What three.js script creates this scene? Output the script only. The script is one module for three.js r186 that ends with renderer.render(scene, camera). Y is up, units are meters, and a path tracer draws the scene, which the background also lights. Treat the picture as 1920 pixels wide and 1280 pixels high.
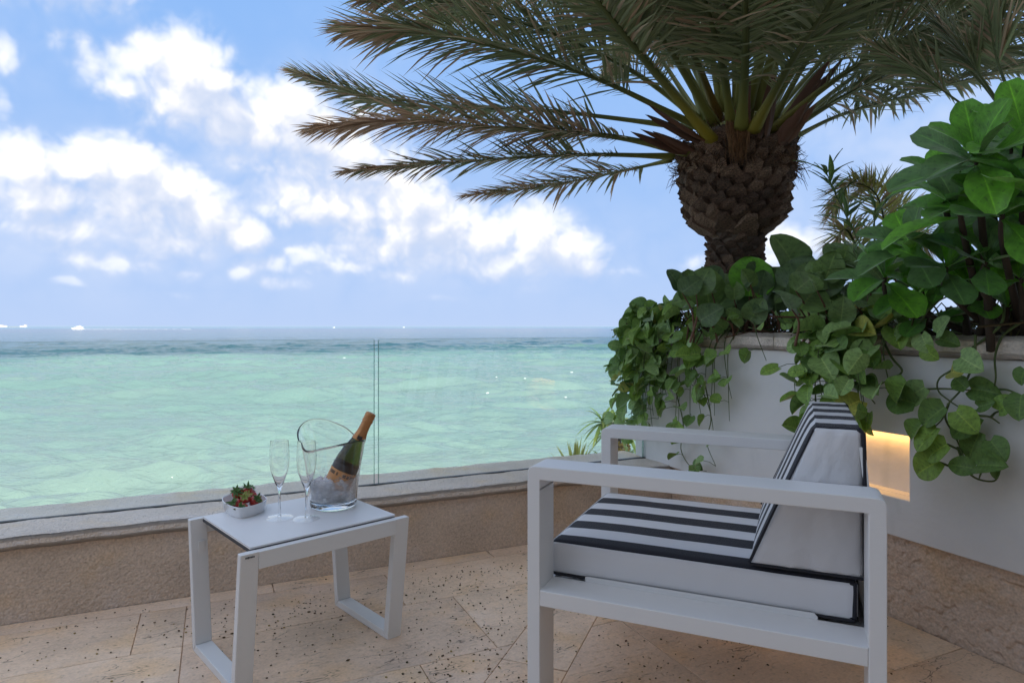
import * as THREE from 'three';
import { mergeGeometries } from 'three/addons/utils/BufferGeometryUtils.js';

// ------------------------------------------------------------------ camera, sky, sun, exposure
const scene = new THREE.Scene();
const F = 1220, HOR = 612;                       // focal length and horizon row of the 1920 x 1280 photograph
const camera = new THREE.PerspectiveCamera(2 * Math.atan(640 / F) * 180 / Math.PI, 1.5, 0.05, 30000);
camera.position.set(0, 1, 0);
camera.setViewOffset(1920, 1280, 0, 640 - HOR, 1920, 1280);   // vertical shift of the lens
camera.updateProjectionMatrix();
const EXPOSURE = 1.68;
const SUN = new THREE.DirectionalLight(new THREE.Color(1, 0.93, 0.82), 3.4);
const sunDir = new THREE.Vector3(.394, .616, .682).normalize();
SUN.position.copy(sunDir).multiplyScalar(40); SUN.target.position.set(0, 0, -4);
SUN.position.add(SUN.target.position);
SUN.castShadow = true; SUN.shadow.mapSize.set(4096, 4096); SUN.shadow.radius = 1.5;
Object.assign(SUN.shadow.camera, { left: -14, right: 14, top: 14, bottom: -14, near: 1, far: 90 });
scene.add(SUN, SUN.target);

// ------------------------------------------------------------------ helpers
function rng(seed) { let a = seed >>> 0; return () => { a = (a + 0x6D2B79F5) | 0; let t = Math.imul(a ^ (a >>> 15), 1 | a); t = (t + Math.imul(t ^ (t >>> 7), 61 | t)) ^ t; return ((t ^ (t >>> 14)) >>> 0) / 4294967296; }; }
const R0 = rng(7);
const V = (x, y, z) => new THREE.Vector3(x, y, z);
const lerp = (a, b, t) => a + (b - a) * t, clamp = (x, a = 0, b = 1) => Math.min(b, Math.max(a, x));
const sstep = (a, b, x) => { const t = clamp((x - a) / (b - a)); return t * t * (3 - 2 * t); };
const px = (x, y, d) => V((x - 960) / F * d, 1 - (y - HOR) / F * d, -d);     // where a thing stands, read off the photograph
const TH = 24.5 * Math.PI / 180;
const Ux = Math.cos(TH), Uz = -Math.sin(TH), Nx = -Math.sin(TH), Nz = -Math.cos(TH);
const W = (u, n, h) => V(Ux * u + Nx * n, h, Uz * u + Nz * n);              // u along the low wall, n towards the sea
const used = {};
function numbered(name) { const k = used[name] = (used[name] ?? -1) + 1; return k ? `${name}_${String(k).padStart(3, '0')}` : name; }
function tag(o, label, category, group, kind) {
  if (label) o.userData.label = label; if (category) o.userData.category = category;
  if (group) o.userData.group = group; if (kind) o.userData.kind = kind; return o;
}
function thing(name, label, category, pos, turn = 0, group) {
  const g = new THREE.Group(); g.name = numbered(name); g.position.copy(pos); g.rotation.y = turn; scene.add(g);
  return tag(g, label, category, group);
}
function part(name, geo, mat, parent) {
  const m = new THREE.Mesh(geo, mat); m.name = parent === scene ? numbered(name) : name; m.castShadow = m.receiveShadow = true; parent.add(m); return m;
}
const stuff = m => { m.userData.kind = 'stuff'; return m; };
// periodic gradient noise
const PERM = (() => { const r = rng(99), p = Array.from({ length: 256 }, (_, i) => i); for (let i = 255; i > 0; i--) { const j = Math.floor(r() * (i + 1)); [p[i], p[j]] = [p[j], p[i]]; } const o = new Uint8Array(1024); for (let i = 0; i < 1024; i++) o[i] = p[i & 255]; return o; })();
const GX = new Float32Array(256), GY = new Float32Array(256); for (let i = 0; i < 256; i++) { GX[i] = Math.cos(i / 256 * 6.2832 * 7); GY[i] = Math.sin(i / 256 * 6.2832 * 7); }
function pn(x, y, px_, py_) {
  const x0 = Math.floor(x), y0 = Math.floor(y), fx = x - x0, fy = y - y0;
  const xa = ((x0 % px_) + px_) % px_, xb = (xa + 1) % px_, ya = ((y0 % py_) + py_) % py_, yb = (ya + 1) % py_;
  const h = (a, b) => PERM[PERM[a & 255] + (b & 255)];
  const a = h(xa, ya), b = h(xb, ya), c = h(xa, yb), d = h(xb, yb);
  const u = fx * fx * fx * (fx * (fx * 6 - 15) + 10), v = fy * fy * fy * (fy * (fy * 6 - 15) + 10);
  const n0 = GX[a] * fx + GY[a] * fy, n1 = GX[b] * (fx - 1) + GY[b] * fy, n2 = GX[c] * fx + GY[c] * (fy - 1), n3 = GX[d] * (fx - 1) + GY[d] * (fy - 1);
  return (n0 + (n1 - n0) * u + (n2 + (n3 - n2) * u - n0 - (n1 - n0) * u) * v) * 1.4;
}
function fbm(x, y, p, q, oct = 5, gain = 0.5) { let s = 0, a = 0.5, k = 1; for (let i = 0; i < oct; i++) { s += a * pn(x * k + i * 17, y * k + i * 31, p * k, q * k); a *= gain; k *= 2; } return s; }
function tex(w, h, fn, srgb) {
  const d = new Uint8Array(w * h * 4), o = [0, 0, 0, 1];
  const enc = srgb ? v => { v = clamp(v); return 255 * (v <= 0.0031308 ? v * 12.92 : 1.055 * Math.pow(v, 1 / 2.4) - 0.055); } : v => 255 * clamp(v);
  for (let j = 0, k = 0; j < h; j++) for (let i = 0; i < w; i++, k += 4) { o[3] = 1; fn((i + 0.5) / w, (j + 0.5) / h, o); d[k] = enc(o[0]); d[k + 1] = enc(o[1]); d[k + 2] = enc(o[2]); d[k + 3] = 255 * clamp(o[3]); }
  const t = new THREE.DataTexture(d, w, h, THREE.RGBAFormat); t.wrapS = t.wrapT = THREE.RepeatWrapping; t.magFilter = THREE.LinearFilter; t.minFilter = THREE.LinearMipmapLinearFilter; t.generateMipmaps = true;
  if (srgb) t.colorSpace = THREE.SRGBColorSpace; t.needsUpdate = true; return t;
}
const grey = fn => (u, v, o) => { o[0] = o[1] = o[2] = fn(u, v); };
const col = (r, g, b) => new THREE.Color().setRGB(r, g, b);
function geoFrom(pos, idx, uv, colr) {
  const g = new THREE.BufferGeometry(); g.setAttribute('position', new THREE.Float32BufferAttribute(pos, 3));
  if (uv) g.setAttribute('uv', new THREE.Float32BufferAttribute(uv, 2)); if (colr) g.setAttribute('color', new THREE.Float32BufferAttribute(colr, 3));
  g.setIndex(idx); g.computeVertexNormals(); return g;
}
class MB {                                      // collects strips and tubes, then becomes one geometry
  constructor() { this.p = []; this.i = []; this.uv = []; this.c = []; }
  tube(pts, rad, seg = 5, colr, flat = 1) {
    const n = pts.length, base = this.p.length / 3; let nrm = V(0, 1, 0);
    for (let k = 0; k < n; k++) {
      const t = pts[Math.min(n - 1, k + 1)].clone().sub(pts[Math.max(0, k - 1)]).normalize();
      if (k === 0 && Math.abs(t.y) > 0.9) nrm = V(1, 0, 0);
      nrm.addScaledVector(t, -nrm.dot(t)).normalize(); const b = t.clone().cross(nrm);
      const r = typeof rad === 'function' ? rad(k / (n - 1)) : rad;
      for (let s = 0; s < seg; s++) { const a = s / seg * 6.28319; const q = pts[k].clone().addScaledVector(nrm, Math.cos(a) * r * flat).addScaledVector(b, Math.sin(a) * r); this.p.push(q.x, q.y, q.z); this.uv.push(s / seg, k / (n - 1)); const cc = typeof colr === 'function' ? colr(k / (n - 1)) : colr; if (cc) this.c.push(...cc); }
      if (k) for (let s = 0; s < seg; s++) { const a0 = base + (k - 1) * seg + s, a1 = base + (k - 1) * seg + (s + 1) % seg, b0 = a0 + seg, b1 = a1 + seg; this.i.push(a0, b0, a1, a1, b0, b1); }
    }
    for (let s = 1; s < seg - 1; s++) { this.i.push(base, base + s, base + s + 1); const e = base + (n - 1) * seg; this.i.push(e, e + s + 1, e + s); }
    return this;
  }
  blade(p0, dir, side, len, wid, droop, colr, seg = 3, fold = 0.35, tipc) {   // narrow folded leaf
    const base = this.p.length / 3, up = side.clone().cross(dir).normalize();
    for (let k = 0; k <= seg; k++) {
      const t = k / seg, w = wid * (k === 0 ? 0.45 : k === seg ? 0.02 : 1 - 0.75 * Math.pow(Math.max(0, t - 0.3) / 0.7, 1.6));
      const c = p0.clone().addScaledVector(dir, len * t); c.y -= droop * t * t * len;
      for (let s = -1; s <= 1; s++) { const q = c.clone().addScaledVector(side, s * w / 2).addScaledVector(up, Math.abs(s) * fold * w / 2); this.p.push(q.x, q.y, q.z); this.uv.push((s + 1) / 2, t); if (colr) { const m = tipc ? t * t : 0; this.c.push(lerp(colr[0], tipc ? tipc[0] : 0, m), lerp(colr[1], tipc ? tipc[1] : 0, m), lerp(colr[2], tipc ? tipc[2] : 0, m)); } }
      if (k) for (let s = 0; s < 2; s++) { const a = base + (k - 1) * 3 + s; this.i.push(a, a + 1, a + 3, a + 1, a + 4, a + 3); }
    }
    return this;
  }
  geo() { return geoFrom(this.p, this.i, this.uv, this.c.length ? this.c : null); }
}
function curve(pts, n) { const c = new THREE.CatmullRomCurve3(pts, false, 'centripetal'); return c.getPoints(n); }
// bevelled box with uv in metres; centre at the origin
function bev(w, h, d, b = 0.002) {
  const s = new THREE.Shape(), x = w / 2 - b, y = h / 2 - b; s.moveTo(-x, -y); s.lineTo(x, -y); s.lineTo(x, y); s.lineTo(-x, y);
  const g = new THREE.ExtrudeGeometry(s, { depth: d - 2 * b, bevelEnabled: true, bevelThickness: b, bevelSize: b, bevelSegments: 2 }); g.translate(0, 0, -(d - 2 * b) / 2); return g;
}
function extr(pts, depth, b = 0.002, holes = []) {
  const s = new THREE.Shape(pts.map(p => new THREE.Vector2(...p))); for (const h of holes) s.holes.push(new THREE.Path(h.map(p => new THREE.Vector2(...p))));
  const g = new THREE.ExtrudeGeometry(s, { depth: depth - 2 * b, bevelEnabled: true, bevelThickness: b, bevelSize: b, bevelOffset: -b, bevelSegments: 2, curveSegments: 10 }); g.translate(0, 0, b); return g;
}
// cushion: a box with round edges, soft faces and its own face numbers
function softBox(w, h, d, nx, ny, nz, r, shape, uvOf) {
  const g = new THREE.BoxGeometry(w, h, d, nx, ny, nz).toNonIndexed(), p = g.attributes.position, n = p.count, face = new Uint8Array(n);
  const counts = [nz * ny, nz * ny, nx * nz, nx * nz, nx * ny, nx * ny].map(c => c * 6); let k = 0; counts.forEach((c, f) => { for (let i = 0; i < c; i++) face[k++] = f; });
  const q = V(0, 0, 0), uv = new Float32Array(n * 2), uv1 = new Float32Array(n * 2), raw = V(0, 0, 0);
  for (let i = 0; i < n; i++) {
    q.fromBufferAttribute(p, i); raw.copy(q); const e = V(clamp(q.x, -w / 2 + r, w / 2 - r), clamp(q.y, -h / 2 + r, h / 2 - r), clamp(q.z, -d / 2 + r, d / 2 - r));
    const o = q.clone().sub(e); if (o.lengthSq() > 0) q.copy(e).addScaledVector(o.normalize(), r);
    shape(q, raw); p.setXYZ(i, q.x, q.y, q.z);
    const t = uvOf(face[i], raw); uv[2 * i] = t[0]; uv[2 * i + 1] = t[1];
    const f = face[i] >> 1; uv1[2 * i] = (f === 0 ? raw.z : raw.x) * 8; uv1[2 * i + 1] = (f === 1 ? raw.z : raw.y) * 8;
  }
  g.setAttribute('uv', new THREE.BufferAttribute(uv, 2)); g.setAttribute('uv1', new THREE.BufferAttribute(uv1, 2));
  return smooth(g);
}
function smooth(g) {                                // shared normals without welding uv seams
  const p = g.attributes.position, acc = new Map(), key = i => `${Math.round(p.getX(i) * 2e4)},${Math.round(p.getY(i) * 2e4)},${Math.round(p.getZ(i) * 2e4)}`;
  const a = V(0, 0, 0), b = V(0, 0, 0), c = V(0, 0, 0);
  for (let i = 0; i < p.count; i += 3) { a.fromBufferAttribute(p, i); b.fromBufferAttribute(p, i + 1); c.fromBufferAttribute(p, i + 2); const n = b.sub(a).cross(c.sub(a)); for (let k = 0; k < 3; k++) { const kk = key(i + k); const v = acc.get(kk) ?? V(0, 0, 0); v.add(n); acc.set(kk, v); } }
  const nn = new Float32Array(p.count * 3); for (let i = 0; i < p.count; i++) { const v = acc.get(key(i)).clone().normalize(); nn.set([v.x, v.y, v.z], i * 3); }
  g.setAttribute('normal', new THREE.BufferAttribute(nn, 3)); return g;
}
function boxUV(g, s = 1, off = 0) {                 // uv in metres from position and normal
  const p = g.attributes.position, n = g.attributes.normal, uv = new Float32Array(p.count * 2);
  for (let i = 0; i < p.count; i++) { const ax = Math.abs(n.getX(i)), ay = Math.abs(n.getY(i)), az = Math.abs(n.getZ(i)); let a, b; if (ay >= ax && ay >= az) { a = p.getX(i); b = p.getZ(i); } else if (ax >= az) { a = p.getZ(i); b = p.getY(i); } else { a = p.getX(i); b = p.getY(i); } uv[2 * i] = a * s + off; uv[2 * i + 1] = b * s + off * 0.37; }
  g.setAttribute('uv', new THREE.BufferAttribute(uv, 2)); return g;
}

// ------------------------------------------------------------------ sky: air and clouds by direction
{
  const SW = 4096, SH = 2048, D = 180 / Math.PI;
  const dirOf = (x, y) => { const a = Math.atan((x - 960) / F); return [a * D, Math.atan((HOR - y) / F * Math.cos(a)) * D]; };
  const puffs = [];                                 // [azimuth, height, rx, ry, strength] in degrees
  const P = (x, y, rx, ry, s) => { const [a, e] = dirOf(x, y), k = Math.cos(a / D); puffs.push([a, e, rx / F * D * k * k, ry / F * D * k, s]); };
  [[140, 80, 70, 22, .55], [225, 120, 80, 32, .75], [250, 160, 80, 34, .7], [290, 100, 40, 40, .9], [345, 110, 72, 58, 1.25], [392, 150, 58, 58, 1.25], [335, 190, 95, 60, 1], [420, 220, 75, 60, 1.05], [485, 235, 80, 60, 1.0], [545, 185, 52, 46, 1.15], [565, 250, 95, 70, 1.05], [650, 280, 120, 75, .95], [440, 290, 80, 40, .6], [560, 345, 140, 45, .7], [720, 335, 110, 60, .85],
   [0, 105, 32, 36, .95], [-5, 185, 26, 36, .55],
   [30, 300, 85, 55, 1.25], [115, 315, 60, 40, .85], [60, 370, 110, 60, 1], [170, 302, 62, 50, 1.25], [240, 302, 72, 50, 1.3], [312, 350, 80, 56, 1.25], [392, 402, 76, 50, 1.25], [452, 440, 58, 34, 1.15], [250, 390, 150, 60, 1], [120, 430, 150, 45, .75], [330, 455, 130, 40, .85], [470, 465, 40, 20, .7],
   [560, 390, 90, 40, .85], [660, 400, 100, 50, 1], [780, 380, 60, 60, 1.25], [790, 430, 110, 60, 1.1], [900, 440, 90, 50, 1.05], [1003, 430, 60, 46, 1.25], [1060, 470, 66, 46, 1.3], [1100, 500, 44, 25, 1.1], [960, 490, 120, 40, 1], [830, 490, 120, 35, .9], [700, 470, 110, 35, .8], [600, 480, 70, 25, .7],
   [170, 490, 44, 18, .85], [230, 500, 90, 28, .95], [340, 515, 40, 15, .5], [450, 515, 40, 18, 1], [525, 530, 55, 14, .95], [500, 500, 60, 25, .75], [640, 500, 80, 20, .8], [740, 522, 62, 16, .85], [560, 475, 30, 10, .9], [100, 470, 40, 14, .6], [140, 532, 44, 10, .45], [330, 556, 44, 9, .4], [1165, 512, 44, 12, .5], [1000, 545, 60, 8, .3], [820, 560, 70, 8, .3],
   [1490, 450, 70, 40, 1.1], [1560, 470, 52, 30, .9], [1450, 485, 50, 40, .85], [1300, 500, 50, 20, .5], [1900, 560, 160, 40, .8]].forEach(a => P(...a));
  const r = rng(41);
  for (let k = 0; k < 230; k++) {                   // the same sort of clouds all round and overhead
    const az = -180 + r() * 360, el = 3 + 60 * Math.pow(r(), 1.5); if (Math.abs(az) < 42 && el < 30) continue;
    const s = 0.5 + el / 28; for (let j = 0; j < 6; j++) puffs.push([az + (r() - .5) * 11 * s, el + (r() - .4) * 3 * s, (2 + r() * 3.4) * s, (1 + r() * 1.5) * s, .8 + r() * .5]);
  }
  const MW = 1440, MH = 330, mask = new Float32Array(MW * MH);        // 0.25 degree grid, -2 .. 80.5 degrees
  for (const [a, e, rx, ry, s] of puffs) {
    const cosE = Math.max(0.3, Math.cos(e / D)), rX = rx / (Math.abs(a) < 42 && e < 30 ? 1 : cosE);
    for (let j = Math.max(0, Math.floor((e - 1.8 * ry + 2) * 4)); j <= Math.min(MH - 1, (e + 1.8 * ry + 2) * 4); j++) for (let i = Math.floor((a - 1.8 * rX) * 4); i <= (a + 1.8 * rX) * 4; i++) {
      const dx = (i / 4 - a) / rX, dy = (j / 4 - 2 - e) / ry, q = dx * dx + dy * dy; if (q > 3.2) continue;
      const k = j * MW + ((i + 720) % MW + MW) % MW, v = s * Math.exp(-q * 1.15); mask[k] = Math.max(mask[k], v) + Math.min(mask[k], v) * 0.22;
    }
  }
  const veil = [[1720, 260, 330, 170, .62], [1500, 380, 200, 130, .35], [520, 360, 330, 120, .6], [200, 460, 330, 100, .65], [800, 470, 420, 95, .6], [650, 200, 140, 120, .35], [60, 60, 130, 90, .25]].map(([x, y, rx, ry, s]) => [...dirOf(x, y), rx / F * D, ry / F * D, s]);
  const VL = (a, e) => { let v = 0; for (const [x, y, rx, ry, s] of veil) { const q = ((a - x) / rx) ** 2 + ((e - y) / ry) ** 2; if (q < 5) v = Math.max(v, s * Math.exp(-q)); } return Math.max(v, sstep(24, 34, Math.max(e, Math.abs(a) - 12)) * .45); };
  const M = (a, e) => { const x = ((a + 180) * 4 % MW + MW) % MW, y = clamp((e + 2) * 4, 0, MH - 1.01), x0 = Math.floor(x), y0 = Math.floor(y), fx = x - x0, fy = y - y0, x1 = (x0 + 1) % MW; return lerp(lerp(mask[y0 * MW + x0], mask[y0 * MW + x1], fx), lerp(mask[(y0 + 1) * MW + x0], mask[(y0 + 1) * MW + x1], fx), fy); };
  // one noise field for the billows, looked up many times
  const NW = 2048, NH = 512, nz = new Float32Array(NW * NH);
  for (let j = 0; j < NH; j++) for (let i = 0; i < NW; i++) { const x = i / NW * 90, y = j / NH * 22; let s = 0, a = .5, k = 1; for (let o = 0; o < 6; o++) { const v = pn(x * k + o * 5, y * k, 90 * k, 22 * k); s += a * (o < 4 ? 1.9 * Math.abs(v) - .5 : v); a *= .53; k *= 2; } nz[j * NW + i] = s; }
  const Nf = (a, e) => { const x = ((a + 180) / 360 * NW % NW + NW) % NW, y = ((e + 4) / 88 * NH % NH + NH) % NH, x0 = Math.floor(x), y0 = Math.floor(y), fx = x - x0, fy = y - y0, x1 = (x0 + 1) % NW, y1 = (y0 + 1) % NH; return lerp(lerp(nz[y0 * NW + x0], nz[y0 * NW + x1], fx), lerp(nz[y1 * NW + x0], nz[y1 * NW + x1], fx), fy); };
  const dens = (a, e) => { const m = M(a, e); return m + (Nf(a, e) * .68 + Nf(a * 3 + 40, e * 3 + 9) * .26) * Math.min(1, e / 6 + .3) * sstep(.02, .35, m); };
  const data = new Float32Array(SW * SH * 4);
  const air = e => { const t = Math.pow(clamp(e / 90), 0.55); return [lerp(.31, .085, clamp(t * 1.3)), lerp(.40, .235, clamp(t * 1.2)), lerp(.575, .55, clamp(t * 1.2))]; };
  for (let j = 0; j < SH; j++) {
    const e = ((j + .5) / SH - .5) * 180;
    for (let i = 0; i < SW; i++) {
      const o = (j * SW + i) * 4; let c;
      if (e < -1) c = [.32, .45, .52];
      else {
        const phi = ((i + .5) / SW - .5) * 360;              // atan2(z, x); -90 is straight ahead
        let a = phi + 90; if (a > 180) a -= 360;
        const s = air(Math.max(0, e)); c = s;
        if (e < 79 && e > 0.2) {
          const wx = Nf(a * .5 + 11, e * .5) * 1.1, wy = Nf(a * .5 - 77, e * .5 + 30) * .8, A = a + wx, B = e + wy;
          const vl = VL(A, B) * clamp(.7 + Nf(a * .7, e * .7) * 1.1); c = [lerp(s[0], .41, vl), lerp(s[1], .47, vl), lerp(s[2], .60, vl)]; const s2 = c;
          const d = dens(A, B), al = sstep(.03, 1.08, d) * sstep(.2, 3.2, e + .6);
          if (al > 0.002) {
            const up = dens(A - .9, B + 1.3), far = M(A - 1.5, B + 3), lit = clamp(.58 + (d - up) * .62 + (.9 - far) * .36 + (d - .8) * .10, 0, 1.15);
            const k = sstep(.15, .95, lit), hz = sstep(9, 0, e) * .45;
            const k2 = k * (.8 + .2 * sstep(.6, 1, lit)); const cl = [lerp(.385, .60, k2) + .07 * k2 ** 4, lerp(.44, .60, k2) + .07 * k2 ** 4, lerp(.56, .63, k2) + .05 * k2 ** 4];
            c = [0, 1, 2].map(q => lerp(s2[q], lerp(cl[q], s[q] * 1.06, hz), al));
          }
        }
        const haze = Math.exp(-Math.max(0, e) / 3.2) * .55; c = [lerp(c[0], .305, haze), lerp(c[1], .385, haze), lerp(c[2], .55, haze)];
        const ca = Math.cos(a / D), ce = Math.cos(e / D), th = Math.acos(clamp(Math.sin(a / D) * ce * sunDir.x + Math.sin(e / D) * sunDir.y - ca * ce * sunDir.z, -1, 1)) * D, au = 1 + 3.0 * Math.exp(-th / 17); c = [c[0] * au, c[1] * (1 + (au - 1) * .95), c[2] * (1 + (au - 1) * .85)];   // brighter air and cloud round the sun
      }
      data[o] = c[0]; data[o + 1] = c[1]; data[o + 2] = c[2]; data[o + 3] = 1;
    }
  }
  const t = new THREE.DataTexture(data, SW, SH, THREE.RGBAFormat, THREE.FloatType); t.mapping = THREE.EquirectangularReflectionMapping; t.magFilter = t.minFilter = THREE.LinearFilter; t.needsUpdate = true;
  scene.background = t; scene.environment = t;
}

// ------------------------------------------------------------------ materials
const std = (c, rough, o = {}) => new THREE.MeshStandardMaterial({ color: c, roughness: rough, ...o });
const phys = (c, rough, o = {}) => new THREE.MeshPhysicalMaterial({ color: c, roughness: rough, ...o });
const stoneBump = tex(1024, 1024, grey((u, v) => { const a = fbm(u * 12, v * 12, 12, 12, 5, .6), b = pn(u * 60, v * 60, 60, 60), c = pn(u * 34 + 3, v * 34, 34, 34); return .55 + a * .12 + b * .16 + pn(u * 140, v * 140, 140, 140) * .22 - sstep(.3, .6, pn(u * 90 + 5, v * 90, 90, 90)) * .25 - sstep(.5, .7, c) * .1; }));
const pitBump = tex(512, 512, grey((u, v) => .6 + fbm(u * 22, v * 22, 22, 22, 4, .6) * .55 - sstep(.2, .6, pn(u * 40, v * 40, 40, 40)) * .3));
const floorBump = tex(1024, 1024, grey((u, v) => { const w = fbm(u * 4, v * 4, 4, 4, 3) * .6, vein = fbm(u * 5, (v + w * .02) * 36, 5, 36, 4, .55), pit = pn(u * 50, v * 80, 50, 80); return .6 + vein * .35 - sstep(.4, .62, pit) * .4 + pn(u * 150, v * 150, 150, 150) * .06; }));
const stoneTex = (r, g, b, vein, patch, grain, fiss = 0) => tex(1024, 1024, (u, v, o) => {
  const w = fbm(u * 3, v * 3, 3, 3, 3), a = fbm(u * 4 + 5, v * 4, 4, 4, 5, .55), y = fbm(u * 5 + 9, v * 5 + 2, 5, 5, 4), ve = fbm(u * 4, (v + w * .03) * 40, 4, 40, 4, .55), g1 = pn(u * 170, v * 170, 170, 170) + pn(u * 90 + 7, v * 90, 90, 90) * .8;
  let k = 1 + a * patch + ve * vein + g1 * grain; const cr = sstep(.30, .42, ve) * vein * 1.1; k *= 1 - cr; let fi = 0; if (fiss) { const q = fbm(u * 3 + .3, (v + w * .05) * 9, 3, 9, 5, .6), m = sstep(.02, .3, fbm(u * 6 + 2, v * 5 + 7, 6, 5, 3)); fi = Math.exp(-Math.pow(q / .012, 2)) * m * .72; k *= 1 - fi; k *= 1 - sstep(.42, .6, pn(u * 60 + 3, v * 90, 60, 90)) * .16; }
  const warm = sstep(.0, .5, y) * (fiss ? .8 : .9), cool = sstep(.15, .5, a) * (fiss ? .45 : .7);
  o[0] = r * k * (1 + warm * .04 - cool * .07); o[1] = g * k * (1 - warm * .05 - cool * .0); o[2] = b * k * (1 - warm * .22 + cool * .12);
}, true);
const floorMap = stoneTex(.82, .61, .44, .08, .32, .09, 1);
const wallMap = stoneTex(.60, .48, .385, .05, .26, .18);
const capMap = stoneTex(.72, .63, .55, .08, .20, .10);
const mFloor = [[1, 1, 1], [.95, .94, .95], [1.0, .96, .9], [.86, .88, .92], [.93, .9, .86]].map(c => std(col(...c), .72, { map: floorMap, bumpMap: floorBump, bumpScale: .004 }));
const mJoint = std(col(.80, .62, .46), .95, { map: wallMap });
const mWall = std(col(1, 1, 1), .9, { map: wallMap, bumpMap: stoneBump, bumpScale: .0055 });
const mPlinth = std(col(1.05, 1.02, 1), .9, { map: wallMap, bumpMap: pitBump, bumpScale: .014 });
const mCap = std(col(1, 1, 1), .85, { map: capMap, bumpMap: stoneBump, bumpScale: .008 });
const stuccoBump = tex(512, 512, grey((u, v) => .5 + fbm(u * 8, v * 8, 8, 8, 5, .6) * .5));
const stuccoMap = tex(512, 512, (u, v, o) => { const a = fbm(u * 4, v * 4, 4, 4, 5, .55), st = sstep(.2, .5, fbm(u * 7 + 3, v * 2 + 1, 7, 2, 4)); o[0] = .76 + a * .07 - st * .10; o[1] = .76 + a * .07 - st * .09; o[2] = .755 + a * .065 - st * .10; }, true);
const mStucco = std(col(1, 1, 1), .85, { map: stuccoMap, bumpMap: stuccoBump, bumpScale: .003 });
const coatBump = tex(256, 256, grey((u, v) => .5 + pn(u * 90, v * 90, 90, 90) * .35 + pn(u * 45, v * 45, 45, 45) * .2));
const mWhite = std(col(.76, .755, .75), .5, { bumpMap: coatBump, bumpScale: .0004 });
const mTop = std(col(.78, .775, .78), .42, { bumpMap: coatBump, bumpScale: .0003 });
const mDark = std(col(.045, .047, .055), .6);
const weave = tex(256, 256, grey((u, v) => .5 + .25 * Math.sin(u * 402) + .25 * Math.sin(v * 402)));
weave.channel = 1;
const STR = .0715;                                // stripe width
const stripeMap = tex(1024, 32, (u, v, o) => { // u: 0 .. .9 is the striped cloth, beyond it plain white
  const x = u / .9 * 8.4, k = u > .92 ? 0 : (((x % 2) + 2) % 2) < 1 ? 1 : 0; const n = 1 + pn(u * 200, v * 8, 200, 8) * .05; if (k) { o[0] = .020 * n; o[1] = .020 * n; o[2] = .028 * n; } else { o[0] = .72 * n; o[1] = .715 * n; o[2] = .73 * n; }
}, true); stripeMap.wrapS = stripeMap.wrapT = THREE.ClampToEdgeWrapping;
const mFabric = phys(col(1, 1, 1), .95, { map: stripeMap, bumpMap: weave, bumpScale: .0005, sheen: .3, sheenRoughness: .6, sheenColor: col(1, 1, 1) });
const mPipe = std(col(.018, .018, .024), .85);
const mGlass = phys(col(.97, .995, .985), 0.0, { transmission: 1, thickness: 0, ior: 1.5 });
const mGlassEdge = phys(col(.48, .64, .60), .1, { transmission: .75, thickness: 0 }), mGlassTop = phys(col(.75, .85, .82), .1, { transmission: .8, thickness: 0 });
const mClear = phys(col(1, 1, 1), 0.0, { transmission: 1, thickness: .01, ior: 1.48 });
const mHouse = std(col(.52, .48, .42), .9, { map: stuccoMap });

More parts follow.
